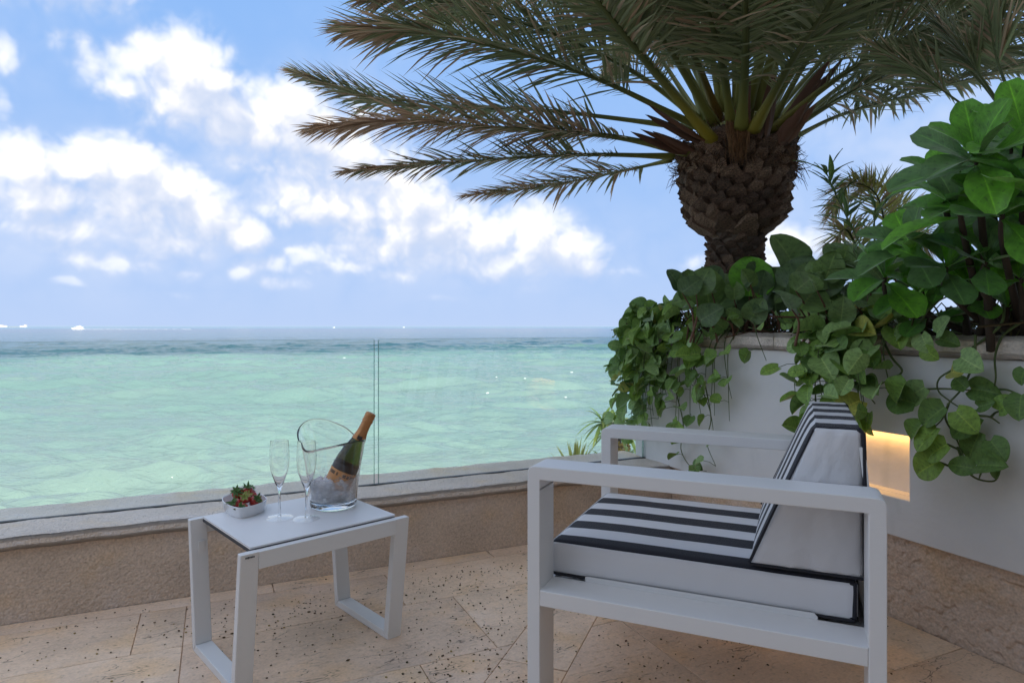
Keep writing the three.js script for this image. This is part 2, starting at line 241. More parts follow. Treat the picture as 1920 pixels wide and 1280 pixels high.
// ------------------------------------------------------------------ the sea
const SEA = -4;
{
  const rs = [0.5, 3, 7, 11]; for (let q = 13; q < 190; q *= 1.0058) rs.push(q); for (let q = 190; q < 700; q *= 1.012) rs.push(q); for (let q = 700; q < 14000; q *= 1.03) rs.push(q);
  const az = []; for (let a = -180; a < -46; a += 6) az.push(a); for (let a = -46; a <= 46; a += .14) az.push(a); for (let a = 50; a <= 180; a += 6) az.push(a);
  const pos = [], uv = [], cl = [], idx = [], r = rng(5);
  const waves = []; for (let k = 0; k < 26; k++) { const L = .55 * Math.pow(1.22, k * .62) , th = (-1.68 + (r() - .5) * 1.25); waves.push([Math.cos(th) * 6.283 / L, Math.sin(th) * 6.283 / L, r() * 6.28, 0.0115 * Math.pow(L, .82)]); }
  for (const q of rs) for (const a of az) {
    const t = a * Math.PI / 180, x = Math.sin(t) * q, z = -Math.cos(t) * q; let y = SEA;
    if (q < 700) { const f = 1 - sstep(90, 420, q); const g = .75 + 1.0 * clamp(.5 + pn(x * .11, z * .11, 256, 256) * 1.2 + pn(x * .03 + 9, z * .03, 256, 256)); let h = 0; for (const w of waves) { const s = Math.sin(w[0] * x + w[1] * z + w[2] + 1.1 * pn(x * .12 + w[2] * 9, z * .12, 256, 256)); h += w[3] * (s + .35 * s * s - .17); } y += h * f * g; }
    const n1 = fbm(x * .012 + 50, z * .02 + 50, 256, 256, 4), n2 = fbm(x * .05, z * .11, 256, 256, 4), n3 = fbm(x * .0024 + 9, z * .006, 256, 256, 4);
    let c = [.245, .37, .335]; const mix = (b, k) => { c = c.map((v, i) => lerp(v, b[i], clamp(k))); };
    mix([.285, .395, .335], sstep(38, 15, q) * .8); mix([.19, .335, .30], sstep(.0, .4, n1) * .6); mix([.275, .385, .33], sstep(.05, .4, n2) * .4);
    mix([.21, .375, .335], sstep(60, 130, q) * .7);
    const dk = sstep(118, 175, q * (1 + n1 * .5 + n3 * .4) - x * .16); mix([.026, .115, .145], dk * .96); mix([.05, .10, .165], sstep(500, 800, q) * .6);
    mix([.08, .28, .32], sstep(1500, 2300, q * (1 + n3 * .3))); mix([.04, .16, .24], sstep(5000, 9000, q));
    pos.push(x, y, z); uv.push(x * .25, z * .25); cl.push(...c);
  }
  const n = az.length; for (let j = 0; j + 1 < rs.length; j++) for (let i = 0; i + 1 < n; i++) { const a = j * n + i; idx.push(a, a + 1, a + n, a + 1, a + n + 1, a + n); }
  const bump = tex(1024, 1024, grey((u, v) => { const w = fbm(u * 6, v * 6, 6, 6, 3) * .06; return .5 + .42 * fbm((u + w) * 9, (v + w) * 26, 9, 26, 5, .62); }));
  const m = phys(col(.80, .80, .80), .12, { vertexColors: true, bumpMap: bump, bumpScale: .075, ior: 1.33, specularIntensity: 1 });
  tag(part('sea', geoFrom(pos, idx, uv, cl), m, scene), 'turquoise shallow sea with small waves and a darker band near the horizon', 'sea', null, 'structure');
}

// ------------------------------------------------------------------ terrace floor: slabs cut on the plan
function clipPoly(poly, a, b, c) {                 // keep a*u + b*n >= c
  const out = []; for (let i = 0; i < poly.length; i++) { const p = poly[i], q = poly[(i + 1) % poly.length], dp = a * p[0] + b * p[1] - c, dq = a * q[0] + b * q[1] - c; if (dp >= 0) out.push(p); if ((dp >= 0) !== (dq >= 0)) { const t = dp / (dp - dq); out.push([lerp(p[0], q[0], t), lerp(p[1], q[1], t)]); } } return out;
}
{
  const floor = new THREE.Group(); floor.name = numbered('terrace_floor'); scene.add(floor); tag(floor, 'beige coral stone terrace paved with slabs and narrow joints', 'floor', null, 'structure');
  const r = rng(21), gap = .0018;
  const slab = poly => {
    if (poly.length < 3) return; let area = 0, cu = 0, cn = 0; poly.forEach((p, i) => { const q = poly[(i + 1) % poly.length]; area += p[0] * q[1] - q[0] * p[1]; cu += p[0] / poly.length; cn += p[1] / poly.length; }); if (Math.abs(area) < .004) return;
    if (area < 0) poly.reverse();
    // inset every side by the joint
    let q = poly.map(p => p.slice()); for (let i = 0; i < poly.length; i++) { const p0 = poly[i], p1 = poly[(i + 1) % poly.length], dx = p1[0] - p0[0], dy = p1[1] - p0[1], L = Math.hypot(dx, dy); if (L < 1e-6) continue; const a = -dy / L, b = dx / L; q = clipPoly(q, a, b, a * p0[0] + b * p0[1] + gap / 2); }
    if (q.length < 3) return;
    const n = q.length, pos = [], uv = [], idx = [], ou = r() * 3, on = r() * 3, e = .0018, dz = (r() - .5) * .0008, top = i => [lerp(q[i][0], cu, e / Math.max(.05, Math.hypot(q[i][0] - cu, q[i][1] - cn))), lerp(q[i][1], cn, e / Math.max(.05, Math.hypot(q[i][0] - cu, q[i][1] - cn)))];
    const tops = q.map((_, i) => top(i)); const push = (p, h) => { const w = W(p[0], p[1], h); pos.push(w.x, w.y, w.z); uv.push((p[0] + ou) / 1.1, (p[1] + on) / 1.1); };
    tops.forEach(p => push(p, dz)); for (let i = 1; i + 1 < n; i++) idx.push(0, i, i + 1);
    tops.forEach(p => push(p, dz)); q.forEach(p => push(p, dz - .0018)); q.forEach(p => push(p, -.03));
    for (let i = 0; i < n; i++) { const j = (i + 1) % n; for (const s of [1, 2]) { const a = s * n + i, b = s * n + j; idx.push(a, a + n, b, b, a + n, b + n); } }
    part('slab', geoFrom(pos, idx, uv), mFloor[Math.floor(r() * r() * mFloor.length)], floor);
  };
  const rect = (u0, u1, n0, n1) => [[u0, n0], [u1, n0], [u1, n1], [u0, n1]];
  for (let u = -3.4; u < 2.1; u += .9) slab(rect(u, Math.min(2.118, u + .9), 2.602, 2.688));           // border along the low wall
  const bands = [2.602, 2.285, 1.865, 1.26, .66, .06, -.54, -1.45];
  const joints = [[-2.9, -2.0, -1.1, -.237, -.095, .62, 1.4], [-3.2, -2.3, -1.4, -.6, -.095, .8, 1.5], [-2.8, -1.9, -1.0, -.237, .55, 1.255, 1.8], [-2.5, -1.5, -.5, .5, 1.5], [-2.2, -1.2, -.2, .8, 1.7], [-2.6, -1.6, -.6, .4, 1.4], [-2, -1, 0, 1]];
  for (let k = 0; k + 1 < bands.length; k++) { const js = [-3.4, ...joints[k], 2.118]; for (let i = 0; i + 1 < js.length; i++) { const p = rect(js[i], js[i + 1], bands[k + 1], bands[k]); slab(clipPoly(p.slice(), -1, 1, 1.01)); slab(clipPoly(p.slice(), 1, -1, -.722)); } }
  for (let s = -3; s < 5; s += .62) {                                                          // the diagonal course
    let p = [[s * .5 - .505, s * .5 + .505], [s * .5 - .361, s * .5 + .361], [(s + .62) * .5 - .361, (s + .62) * .5 + .361], [(s + .62) * .5 - .505, (s + .62) * .5 + .505]];
    p = clipPoly(clipPoly(p, 0, -1, -2.602), 0, 1, -1.45); p = clipPoly(p, -1, 0, -2.118); slab(p);
  }
  const g = extr([[-3.4, -1.45], [2.118, -1.45], [2.118, 2.688], [-3.4, 2.688]], .1, .001); g.rotateX(-Math.PI / 2); g.scale(1, 1, 1);
  const p = g.attributes.position; for (let i = 0; i < p.count; i++) { const w = W(p.getX(i), -p.getZ(i), p.getY(i) - .1032); p.setXYZ(i, w.x, w.y, w.z); } g.computeVertexNormals(); boxUV(g, 1);
  part('joint_bed', g, mJoint, floor);
}
// box laid in the wall frame
function wbox(u0, u1, n0, n1, h0, h1, b = .004, off = 0) { const g = bev(u1 - u0, h1 - h0, n1 - n0, b); boxUV(g, 1 / 1.1, off); g.rotateY(TH); const c = W((u0 + u1) / 2, (n0 + n1) / 2, (h0 + h1) / 2); g.translate(c.x, c.y, c.z); return g; }
function rough(g, amp, sc) { // worn stone: shift vertices of a finely cut box
  const p = g.attributes.position; for (let i = 0; i < p.count; i++) { const x = p.getX(i), y = p.getY(i), z = p.getZ(i); p.setXYZ(i, x + amp * fbm(z * sc + 3, y * sc + x * sc, 256, 256, 4), y + amp * fbm(x * sc + 40, z * sc, 256, 256, 4), z + amp * fbm(x * sc + 80, y * sc + z * sc, 256, 256, 4)); } return g;
}
function stoneBlock(u0, u1, n0, n1, h0, h1, amp, off) {
  const g0 = softBox(u1 - u0, h1 - h0, n1 - n0, Math.ceil((u1 - u0) / .022), Math.max(2, Math.ceil((h1 - h0) / .022)), Math.max(3, Math.ceil((n1 - n0) / .05)), .003, () => {}, () => [0, 0]);
  boxUV(g0, 1 / 1.1, off); g0.rotateY(TH); const c = W((u0 + u1) / 2, (n0 + n1) / 2, (h0 + h1) / 2); g0.translate(c.x, c.y, c.z); return smooth(rough(g0, amp, 9));
}
// ------------------------------------------------------------------ low sea wall, its coping, the glass
{
  const t = thing('low_wall', 'low brown stone wall with pale coping along the sea side of the terrace', 'wall', W(0, 0, 0));
  part('wall_face', wbox(-3.6, 2.3, 2.69, 3.09, -1.6, .2485), mWall, t);
  const js = [-3.6, -1.9, 2.118]; for (let i = 0; i + 1 < js.length; i++) part('coping_stone', stoneBlock(js[i] + .0008, js[i + 1] - .0008, 2.671, 3.105, .25, .2965, .007, i * 1.7), mCap, t);
  const channel = part('glass_channel', wbox(-3.6, 2.1, 2.877, 2.899, .285, .2995, .001), std(col(.03, .035, .035), .5), t); channel.userData.label = 'dark sealant line under the glass';
  const pane = (u0, u1, label) => { const g = thing('glass_panel', label, 'glass panel', W((u0 + u1) / 2, 2.888, .299), TH);
    const b = new THREE.BoxGeometry(u1 - u0, .643, .012); b.translate(0, .3215, 0); part('pane', b, mGlass, g);
    for (const s of [-1, 1]) { const e = new THREE.BoxGeometry(.0022, .642, .0116); e.translate(s * ((u1 - u0) / 2 + .0013), .3215, 0); part('edge', e, mGlassEdge, g); }
    const e = new THREE.BoxGeometry(u1 - u0 - .002, .0022, .0116); e.translate(0, .6443, 0); part('edge', e, mGlassTop, g); };
  pane(-3.6, .640, 'wide clear glass panel on the low wall left of the joint by the champagne bottle'); pane(.662, 2.088, 'clear glass panel on the low wall right of the joint, behind the armchair');
}
// ------------------------------------------------------------------ raised planter on the right with a lit niche
{
  const t = thing('planter_wall', 'white stuccoed planter wall with stone coping and a lit niche, right of the terrace', 'planter wall', W(0, 0, 0));
  const N0 = -1.9, N1 = 2.972, nA = 1.421, nB = 1.86, hA = .42, hB = .6345;     // the niche
  part('plinth', wbox(2.122, 2.30, N0, 2.688, -.05, .288), mPlinth, t);
  const face = extr([[N0, .288], [N1, .288], [N1, .902], [N0, .902]], .06, .004, [[[nA, hA], [nB, hA], [nB, hB], [nA, hB]]]);
  { const p = face.attributes.position; for (let i = 0; i < p.count; i++) { const w = W(2.10 + p.getZ(i), p.getX(i), p.getY(i)); p.setXYZ(i, w.x, w.y, w.z); } face.computeVertexNormals(); const uv = face.attributes.uv; for (let i = 0; i < uv.count; i++) uv.setXY(i, uv.getX(i) / 1.1, uv.getY(i) / 1.1); }
  part('wall_face', face, mStucco, t);
  part('niche_back', wbox(2.205, 2.22, nA - .02, nB + .02, hA - .02, hB + .02, .001), mStucco, t);
  part('niche_lining', mergeGeometries([wbox(2.16, 2.206, nA - .02, nA, hA - .02, hB + .02, .001), wbox(2.16, 2.206, nB, nB + .02, hA - .02, hB + .02, .001), wbox(2.16, 2.206, nA, nB, hA - .02, hA, .001), wbox(2.16, 2.206, nA, nB, hB, hB + .02, .001)]), mStucco, t);
  part('outer_wall', mergeGeometries([wbox(4.3, 4.4, N0, N1, -1.6, .902), wbox(2.16, 4.3, N1 - .1, N1, -1.6, .902), wbox(2.16, 4.3, N0, N0 + .1, -1.6, .902)]), mStucco, t);
  const cs = [N0, -.9, -.1, .62, 1.33, 1.98, 2.42, 3.02]; for (let i = 0; i + 1 < cs.length; i++) part('coping_stone', stoneBlock(2.08, 2.34, cs[i] + .001, cs[i + 1] - .001, .904, .972, .006, i * 2.3), mCap, t);
  part('coping_stone', stoneBlock(2.341, 4.42, 2.82, 3.02, .904, .972, .006, 9), mCap, t);
  const soil = wbox(2.30, 4.32, N0 + .08, N1 - .08, .6, .93, .01); tag(part('soil', soil, std(col(.035, .026, .02), 1, { bumpMap: stoneBump, bumpScale: .03 }), scene), 'dark soil filling the planter under the plants', 'soil', null, 'structure');
  // warm strip lamp in the top of the niche
  const lamp = thing('niche_lamp', 'warm strip lamp glowing in the top of the wall niche', 'lamp', W(2.185, (nA + nB) / 2, hB - .004), TH);
  const lg = new THREE.BoxGeometry(.02, .006, nB - nA - .03); part('diffuser', lg, new THREE.MeshStandardMaterial({ color: col(.8, .7, .5), emissive: col(1, .55, .16), emissiveIntensity: 1.4 }), lamp);
  const al = new THREE.RectAreaLight(col(1, .50, .14), 8, nB - nA - .03, .02); const c = W(2.185, (nA + nB) / 2, hB - .012); al.position.copy(c); al.up.set(Ux, 0, Uz); al.lookAt(c.x, 0, c.z); scene.add(al);
}
// ------------------------------------------------------------------ house behind the camera (its shade lies on the terrace), bank on the sea side
{
  const t = thing('house', 'house standing behind the terrace', 'house', W(0, -1.5, 0));
  const at = g => { g.translate(-W(0, -1.5, 0).x, 0, -W(0, -1.5, 0).z); return g; };
  part('wall', mergeGeometries([wbox(-9, -1.25, -6, -1.5, -.1, 4.5), wbox(-1.25, 6, -6, -1.5, -.1, 6.5)].map(at)), mHouse, t);
  part('parapet', mergeGeometries([wbox(-9.05, -1.3, -1.6, -1.45, 4.5, 4.62), wbox(-1.3, 6.05, -1.6, -1.45, 6.5, 6.62)].map(at)), mHouse, t);
  for (const [a, b, c, d] of [[-4.2, -1.6, .02, 2.4], [-.9, 2, .02, 2.4], [-4, -1.8, 2.9, 4.1], [-.7, 2, 3.1, 4.8], [3, 5, 3.1, 4.9]]) { const w = part('window', at(wbox(a, b, -1.51, -1.48, c, d, .002)), std(col(.40, .38, .35), .8), t); part('frame', at(wbox(a - .06, b + .06, -1.505, -1.485, d + .002, d + .08, .002)), mHouse, w); }
  const g = new THREE.BufferGeometry(), prof = [[3.1, -1.0], [4.5, -.86], [7.6, -.92], [8.6, -1.6], [10.5, -3.2], [13, -4.6]], pos = [], idx = [], uv = [];
  const us = []; for (let u = -14; u <= 20; u += .5) us.push(u);
  us.forEach(u => prof.forEach(([n, h], k) => { const nn = k > 1 && u < .4 ? lerp(3.1, n, .35 + .65 * sstep(-1.5, 1.2, u)) : n, w = W(u, nn, h - (k > 1 ? .25 * sstep(1.5, -2, u) : 0) + .12 * fbm(u * .9, nn * .9, 256, 256, 3)); pos.push(w.x, w.y, w.z); uv.push(u, n); }));
  const m = prof.length; for (let i = 0; i + 1 < us.length; i++) for (let k = 0; k + 1 < m; k++) { const a = i * m + k; idx.push(a, a + m, a + 1, a + 1, a + m, a + m + 1); }
  tag(part('shore_bank', geoFrom(pos, idx, uv), std(col(.6, .6, .55), 1, { map: wallMap, bumpMap: stoneBump, bumpScale: .05 }), scene), 'stony bank below the terrace wall going down to the sea', 'bank', null, 'structure');
}
// ------------------------------------------------------------------ side table
const TABLE_H = .395, tYaw = 47.4 * Math.PI / 180;
{
  // local x along the long side (towards the back right), local z towards the near long side
  const t = thing('side_table', 'low white metal side table with slanted loop legs carrying the champagne', 'side table', V(-.7158, 0, -1.7151), 0);
  t.rotation.y = Math.PI / 2 - tYaw;               // local +x = (sin yaw, -cos yaw)
  const L = .528, Wd = .452, h = TABLE_H, ins = .05, th = .024, wd = .05;   // local z runs 0 .. -Wd to the far side
  // loops: closed ring in the z-h plane, wide along x
  for (const x0 of [0, L - wd]) {
    const legs = [[[-.0, h], [-th, h], [-ins - th, th], [-ins, 0]], [[-Wd, h], [-Wd + ins, 0], [-Wd + ins + th, th], [-Wd + th, h]]];
    for (const lg of legs) { const g = extr(lg.map(p => [p[0], p[1]]), wd, .0025); g.rotateY(Math.PI / 2); fixRing(g, x0); part('leg', g, mWhite, t); }
    const g = extr([[-ins - .002, 0], [-ins - th - .001, th - .0005], [-Wd + ins + th + .001, th - .0005], [-Wd + ins + .002, 0]], wd - .001, .0025); g.rotateY(Math.PI / 2); fixRing(g, x0 + .0005); part('stretcher', g, mWhite, t);
  }
  function fixRing(g, x0) { const p = g.attributes.position; for (let i = 0; i < p.count; i++) { const a = p.getX(i), z = p.getZ(i); p.setXYZ(i, x0 + a, p.getY(i), -z); } g.computeVertexNormals(); const ix = g.index; const n = g.attributes.position.count; if (!ix) { for (let i = 0; i < n; i += 3) { const q = [0, 1, 2].map(c => p.getComponent(i + 1, c)); for (let c = 0; c < 3; c++) { p.setComponent(i + 1, c, p.getComponent(i + 2, c)); p.setComponent(i + 2, c, q[c]); } } g.computeVertexNormals(); } }
  for (const z of [-.0125, -Wd + .0125]) { const g = bev(L - 2 * wd + .0012, .046, .0246, .0006); g.translate(L / 2, h - .0235, z); part('rail', g, mWhite, t); }
  const top = bev(L - .07, .006, Wd - .056, .0012); top.translate(L / 2, h + .0045, -Wd / 2); part('tabletop', top, mTop, t);
  const core = bev(L - .072, .011, Wd - .058, .0012); core.translate(L / 2, h - .0042, -Wd / 2); part('tabletop_edge', core, mDark, t);
  const plate = bev(.019, .038, .0035, .001); plate.translate(.030, h - .085, -Wd + th + .0125); part('cover_plate', plate, mWhite, t);
  const mk = new THREE.Group(); mk.name = 'maker_mark'; t.add(mk); let xx = 0; const r = rng(3);
  const gl = []; for (let k = 0; k < 7; k++) { const w = .0022 + r() * .0012, b = new THREE.BoxGeometry(w, .004 + (k === 2 ? .0015 : 0), .0006); b.translate(.012 + xx + w / 2, h - .0095, .0006); gl.push(b); xx += w + .0009; }
  part('lettering', mergeGeometries(gl), mDark, mk);
}
// ------------------------------------------------------------------ armchair
const cYaw = 23.82 * Math.PI / 180, C0 = V(.0399, 0, -1.6995);
{
  const t = thing('armchair', 'white metal armchair with black and white striped cushions beside the planter wall', 'armchair', C0, 0);
  t.rotation.y = -cYaw;                            // local x runs from the front to the back, local -z to the far side
  const D = .82, H = .637, A = .1066, T = .0348, rT = .3169, rB = .2761, Wf = .6934;
  const arm = () => { const s = new THREE.Shape(), R = .022, dn = H - .062; s.moveTo(0, dn); s.lineTo(0, H - R); s.quadraticCurveTo(0, H, R, H); s.lineTo(D - R, H); s.quadraticCurveTo(D, H, D, H - R); s.lineTo(D, dn); s.lineTo(D - T, dn); s.lineTo(D - T, H - T - .004); s.quadraticCurveTo(D - T, H - T, D - T - .004, H - T); s.lineTo(T + .004, H - T); s.quadraticCurveTo(T, H - T, T, H - T - .004); s.lineTo(T, dn); s.closePath();
    const g = new THREE.ExtrudeGeometry(s, { depth: A - .005, bevelEnabled: true, bevelThickness: .0025, bevelSize: .0025, bevelOffset: -.0025, bevelSegments: 2, curveSegments: 8 }); g.translate(0, 0, -A + .0025); return g; };
  const gArm = arm(), gLeg = bev(T, H - .062, A, .0025), gRail = bev(D - 2 * T, rT - rB, A, .0025), gFoot = bev(T * .8, .008, A * .9, .001);
  for (const z of [0, -Wf]) {
    const a = part('armrest', gArm, mWhite, t); a.position.z = z;
    for (const x of [T / 2, D - T / 2]) { const l = part('leg', gLeg, mWhite, t); l.position.set(x, (H - .062) / 2 + .004, z - A / 2); const f = part('foot', gFoot, mDark, l); f.position.y = -(H - .062) / 2 - .001; }
    const r = part('side_rail', gRail, mWhite, t); r.position.set(D / 2, (rT + rB) / 2, z - A / 2);
  }
  const seatPan = bev(D - .05, .016, Wf - A - .002, .002); seatPan.translate(D / 2, rT - .03, -(Wf + A) / 2); part('seat_pan', seatPan, mWhite, t);
  for (const z of [-A + .002, -Wf - .002]) { const g = extr([[.125, rT - .02], [.69, rT - .02], [.69, rT + .006], [.683, rT + .014], [.135, rT + .014], [.125, rT + .012]], .003, .0008); g.translate(0, 0, z - .0015); part('side_flange', g, mWhite, t); }
  for (const x of [.012, D - .02]) { const g = bev(.022, .05, Wf - A - .002, .002); g.translate(x + .005, rT - .035, -(Wf + A) / 2); part('cross_rail', g, mWhite, t); }
  const bp = bev(.012, .40, Wf - A - .012, .002); bp.rotateZ(.10); bp.translate(.802, .525, -(Wf + A) / 2); part('back_panel', bp, mWhite, t);
  // seat cushion, 6 cm proud in front
  const cw = Wf - A - .012, cz = -(Wf + A) / 2, un = z => .9 * clamp((z + cw / 2) / (8.4 * STR) * 1 , 0, 1);
  const r2 = 9, seatH = .096, seatD = .752;
  const seat = softBox(seatD, seatH, cw, 60, 8, 46, .014, (q, w) => {
    const ex = 1 - Math.pow(Math.abs(w.x) / (seatD / 2), 6), ez = 1 - Math.pow(Math.abs(w.z) / (cw / 2), 6), ey = 1 - Math.pow(Math.abs(w.y) / (seatH / 2), 4);
    if (w.y > seatH / 2 - 1e-4) q.y += .006 * ex * ez - .004; if (Math.abs(w.z) > cw / 2 - 1e-4) q.z += Math.sign(w.z) * (.004 * ey * ex + .0035 * fbm(w.x * 13, w.y * 9 + 3, 256, 256, 4) * ey);
    if (w.x < -seatD / 2 + 1e-4) q.x -= .006 * ey; q.y += .0016 * fbm(w.x * 7 + 3, w.z * 7 + 9, 256, 256, 3);
  }, (f, w) => f === 2 || f === 1 && w.y > seatH / 2 - .012 ? [clamp(.0214 + (cw / 2 - w.z) / (8.4 * STR) * .9, 0, .9), .5] : [.97, .5]);
  seat.translate(.022 + seatD / 2, .3195 + seatH / 2, cz); const sc = part('seat_cushion', seat, mFabric, t);
  const loop = (y, o) => { const x0 = .022 + o, x1 = .022 + seatD - o, z0 = cz - cw / 2 + o, z1 = cz + cw / 2 - o, c = .012; return [[x0 + c, z1], [x1 - c, z1], [x1, z1 - c], [x1, z0 + c], [x1 - c, z0], [x0 + c, z0], [x0, z0 + c], [x0, z1 - c], [x0 + c, z1]].map(p => V(p[0], y, p[1])); };
  const pipe = (pts, r = .0035) => new MB().tube(pts, r, 6).geo();
  part('piping', pipe(loop(.3225, .001), .0042), mPipe, sc);
  const sr = bev(.012, .078, cw - .03, .004); sr.translate(.022 + seatD - .0035, .3675, cz); part('rear_panel', sr, mPipe, sc);
  for (const z of [cz + cw / 2 - .010, cz - cw / 2 + .010]) { const g = bev(.016, .083, .012, .004); g.translate(.022 + seatD - .010, .3675, z + (z > cz ? .0035 : -.0035)); part('corner_band', g, mPipe, sc); }
  // back cushion: a wedge that stands on the seat
  const bH = .346, front = y => lerp(.538, .682, clamp(y)), rear = y => lerp(.787, .783, y);
  const back = softBox(1, bH, cw - .006, 22, 34, 46, .012, (q, w) => {
    const y = clamp(w.y / bH + .5), f = front(y), b = rear(y), ez = 1 - Math.pow(Math.abs(w.z) / (cw / 2), 6), ey = 1 - Math.pow(Math.abs(w.y) / (bH / 2), 6), rx = w.x + .5;
    const sx = clamp((q.x + .5)), ins = (q.x - w.x); q.x = lerp(f, b, rx) + ins * .9 + (w.x < -.4999 ? -.006 * ez * ey : 0) + (w.x > .4999 ? .004 * ez * ey : 0);
    if (Math.abs(w.z) > cw / 2 - .0031) { const k = (1 - Math.pow(Math.abs(w.x) * 2, 4)); q.z += Math.sign(w.z) * (.010 * k * ey + .008 * fbm(rx * 5 + 2, y * 4, 256, 256, 4) * (1 - .6 * y)) - Math.sign(w.z) * .002; }
    if (w.y > bH / 2 - 1e-4) q.y += .004 * ez; q.y += .0012 * fbm(w.z * 6, rx * 4, 256, 256, 3);
  }, (f, w) => f === 1 || f === 2 ? [clamp(.0214 + (cw / 2 - w.z) / (8.4 * STR) * .9, 0, .9), .5] : [.97, .5]);
  back.translate(0, .4185 + bH / 2, cz); const bc = part('back_cushion', back, mFabric, t);
  for (const s of [1, -1]) { const z = cz + s * (cw / 2 - .004); part('piping', pipe([V(.54, .4215, z), V(.60, .4215, z), V(.787, .4215, z)], .0035), mPipe, bc); part('piping', pipe([V(.789, .423, z), V(.789, .60, z + s * .002), V(.785, .755, z), V(.775, .764, z - s * .003)], .0052), mPipe, bc); part('piping', pipe([V(.5375, .425, z), V(.61, .592, z + s * .001), V(.681, .757, z - s * .001)], .0022), mPipe, bc); }
}
// ------------------------------------------------------------------ things on the table
const onTable = (x, y) => { const d = (1 - TABLE_H) * F / (y - HOR); return V((x - 960) / F * d, TABLE_H + .0078, -d); };
function lathe(prof, seg = 48) { return new THREE.LatheGeometry(prof.map(p => new THREE.Vector2(...p)), seg); }
{
  const out = [[.0001, .0064], [.0062, .0070], [.0038, .014], [.0034, .04], [.0036, .075], [.0048, .088], [.0095, .102], [.017, .122], [.0245, .145], [.0290, .168], [.0303, .188], [.0292, .212], [.0268, .242]];
  const inn = [[.0258, .2424], [.0282, .212], [.0293, .188], [.0280, .168], [.0234, .145], [.0158, .122], [.0075, .104], [.0001, .0965]];
  const bowl = lathe([...out, ...inn], 56), foot = lathe([[.0001, .0005], [.041, .0005], [.0415, .0015], [.040, .003], [.02, .0048], [.007, .0066], [.0001, .0062]], 56), mFoot = phys(col(1, 1, 1), 0.02, { transmission: 1, thickness: 0, ior: 1.5 });
  const a = thing('champagne_flute', 'empty champagne flute on the table next to the strawberry dish', 'champagne flute', onTable(523.5, 976), 0, 'champagne flutes on the side table'); part('bowl', bowl, mClear, a); part('foot', foot, mFoot, a);
  const b = a.clone(); b.name = numbered('champagne_flute'); tag(b, 'empty champagne flute on the table directly before the ice bucket'); b.position.copy(onTable(574.3, 978)); b.rotation.y = 1; scene.add(b);
}
const BK = onTable(625, 952);
{
  const t = thing('ice_bucket', 'clear acrylic ice bucket with a slanting rim and misted lower wall holding the bottle', 'ice bucket', BK);
  // rim height depends on the direction: highest at the back left
  const RH = [.220, .207, .250, .276, .247, .198, .211, .224];      // by 45 degrees, 0 = right, 90 = away: a saddle
  const rim = a => { const x = ((a / 6.28319 * 8) % 8 + 8) % 8, i = Math.floor(x), f = x - i, g = k => RH[(i + k + 8) % 8], [p0, p1, p2, p3] = [g(-1), g(0), g(1), g(2)]; return p1 + .5 * f * (p2 - p0 + f * (2 * p0 - 5 * p1 + 4 * p2 - p3 + f * (3 * (p1 - p2) + p3 - p0))); };
  const NA = 96, NK = 26, pos = [], idx = []; const rad = (y, a) => { const k = y / .24; return .074 + .025 * k + .010 * k * k * k + .010 * Math.pow(k, 4) * sstep(.2, 1, -Math.cos(a)); };
  const ring = (y, r, a) => pos.push(Math.cos(a) * r, y, -Math.sin(a) * r);
  const rows = [];
  for (let k = 0; k <= NK; k++) rows.push(a => { const y = rim(a) * k / NK; return [y, rad(y, a) + (k === NK ? -.0004 : 0)]; });
  rows.push(a => [rim(a) + .0014, rad(rim(a), a) - .0022]);
  for (let k = NK; k >= 0; k--) rows.push(a => { const y0 = .022, y = y0 + (rim(a) - y0) * k / NK; return [y, rad(y, a) - .0042]; });
  const all = [a => [0, .0002], a => [0, .06], a => [.0005, .0725], ...rows.slice(1), a => [.0205, .055], a => [.020, .0002]];
  for (const f of all) for (let i = 0; i < NA; i++) { const a = i / NA * 6.28319, [y, r] = f(a); ring(y, r, a); }
  for (let k = 0; k + 1 < all.length; k++) for (let i = 0; i < NA; i++) { const a = k * NA + i, b = k * NA + (i + 1) % NA; idx.push(a, b, a + NA, b, b + NA, a + NA); }
  part('bucket', geoFrom(pos, idx), mClear, t);
  // mist of droplets on the inside of the lower wall
  const mist = tex(512, 256, (u, v, o) => { const n = fbm(u * 16, v * 8, 16, 8, 5, .65), d = pn(u * 70, v * 30, 70, 30); o[0] = o[1] = o[2] = clamp(.58 + n * .5 + d * .06 - sstep(.45, 1, v + n * .5) * .9); });
  mist.wrapT = THREE.ClampToEdgeWrapping; mist.colorSpace = THREE.NoColorSpace;
  const mp = []; for (let k = 0; k <= 10; k++) { const y = .024 + .115 * k / 10; mp.push([rad(y, 0) - .0060, y]); }
  part('condensation', lathe(mp, 64), phys(col(.96, .97, 1), .8, { alphaMap: mist, transparent: true, side: THREE.DoubleSide, transmission: .3, thickness: 0 }), t);
  // ice, each piece of its own
  const r = rng(17), mIce = phys(col(.97, .94, .945), .3, { transmission: .22, thickness: .01, ior: 1.31 });
  const gi = [0, 1, 2].map(k => { const g = softBox(.046, .030, .036, 5, 5, 5, .0125, q => { q.x += .010 * fbm(q.y * 50 + k * 7, q.z * 50, 256, 256, 2); q.y += .010 * fbm(q.x * 50 + 9, q.z * 50 + k * 5, 256, 256, 2); }, () => [0, 0]); return g; });
  for (let k = 0; k < 15; k++) { const a = k * 2.4 + r() * .5, lay = k < 7 ? 0 : 1, rr = (.018 + .034 * Math.sqrt(r())), m = part('ice_cube', gi[k % 3], mIce, scene); m.position.set(BK.x + Math.cos(a) * rr, BK.y + .040 + lay * .030 + r() * .008, BK.z + Math.sin(a) * rr); m.rotation.set(r() * 3, r() * 3, r() * 3); tag(m, 'rounded pale piece of ice around the bottle inside the bucket', 'ice', 'ice pieces in the bucket'); }
}
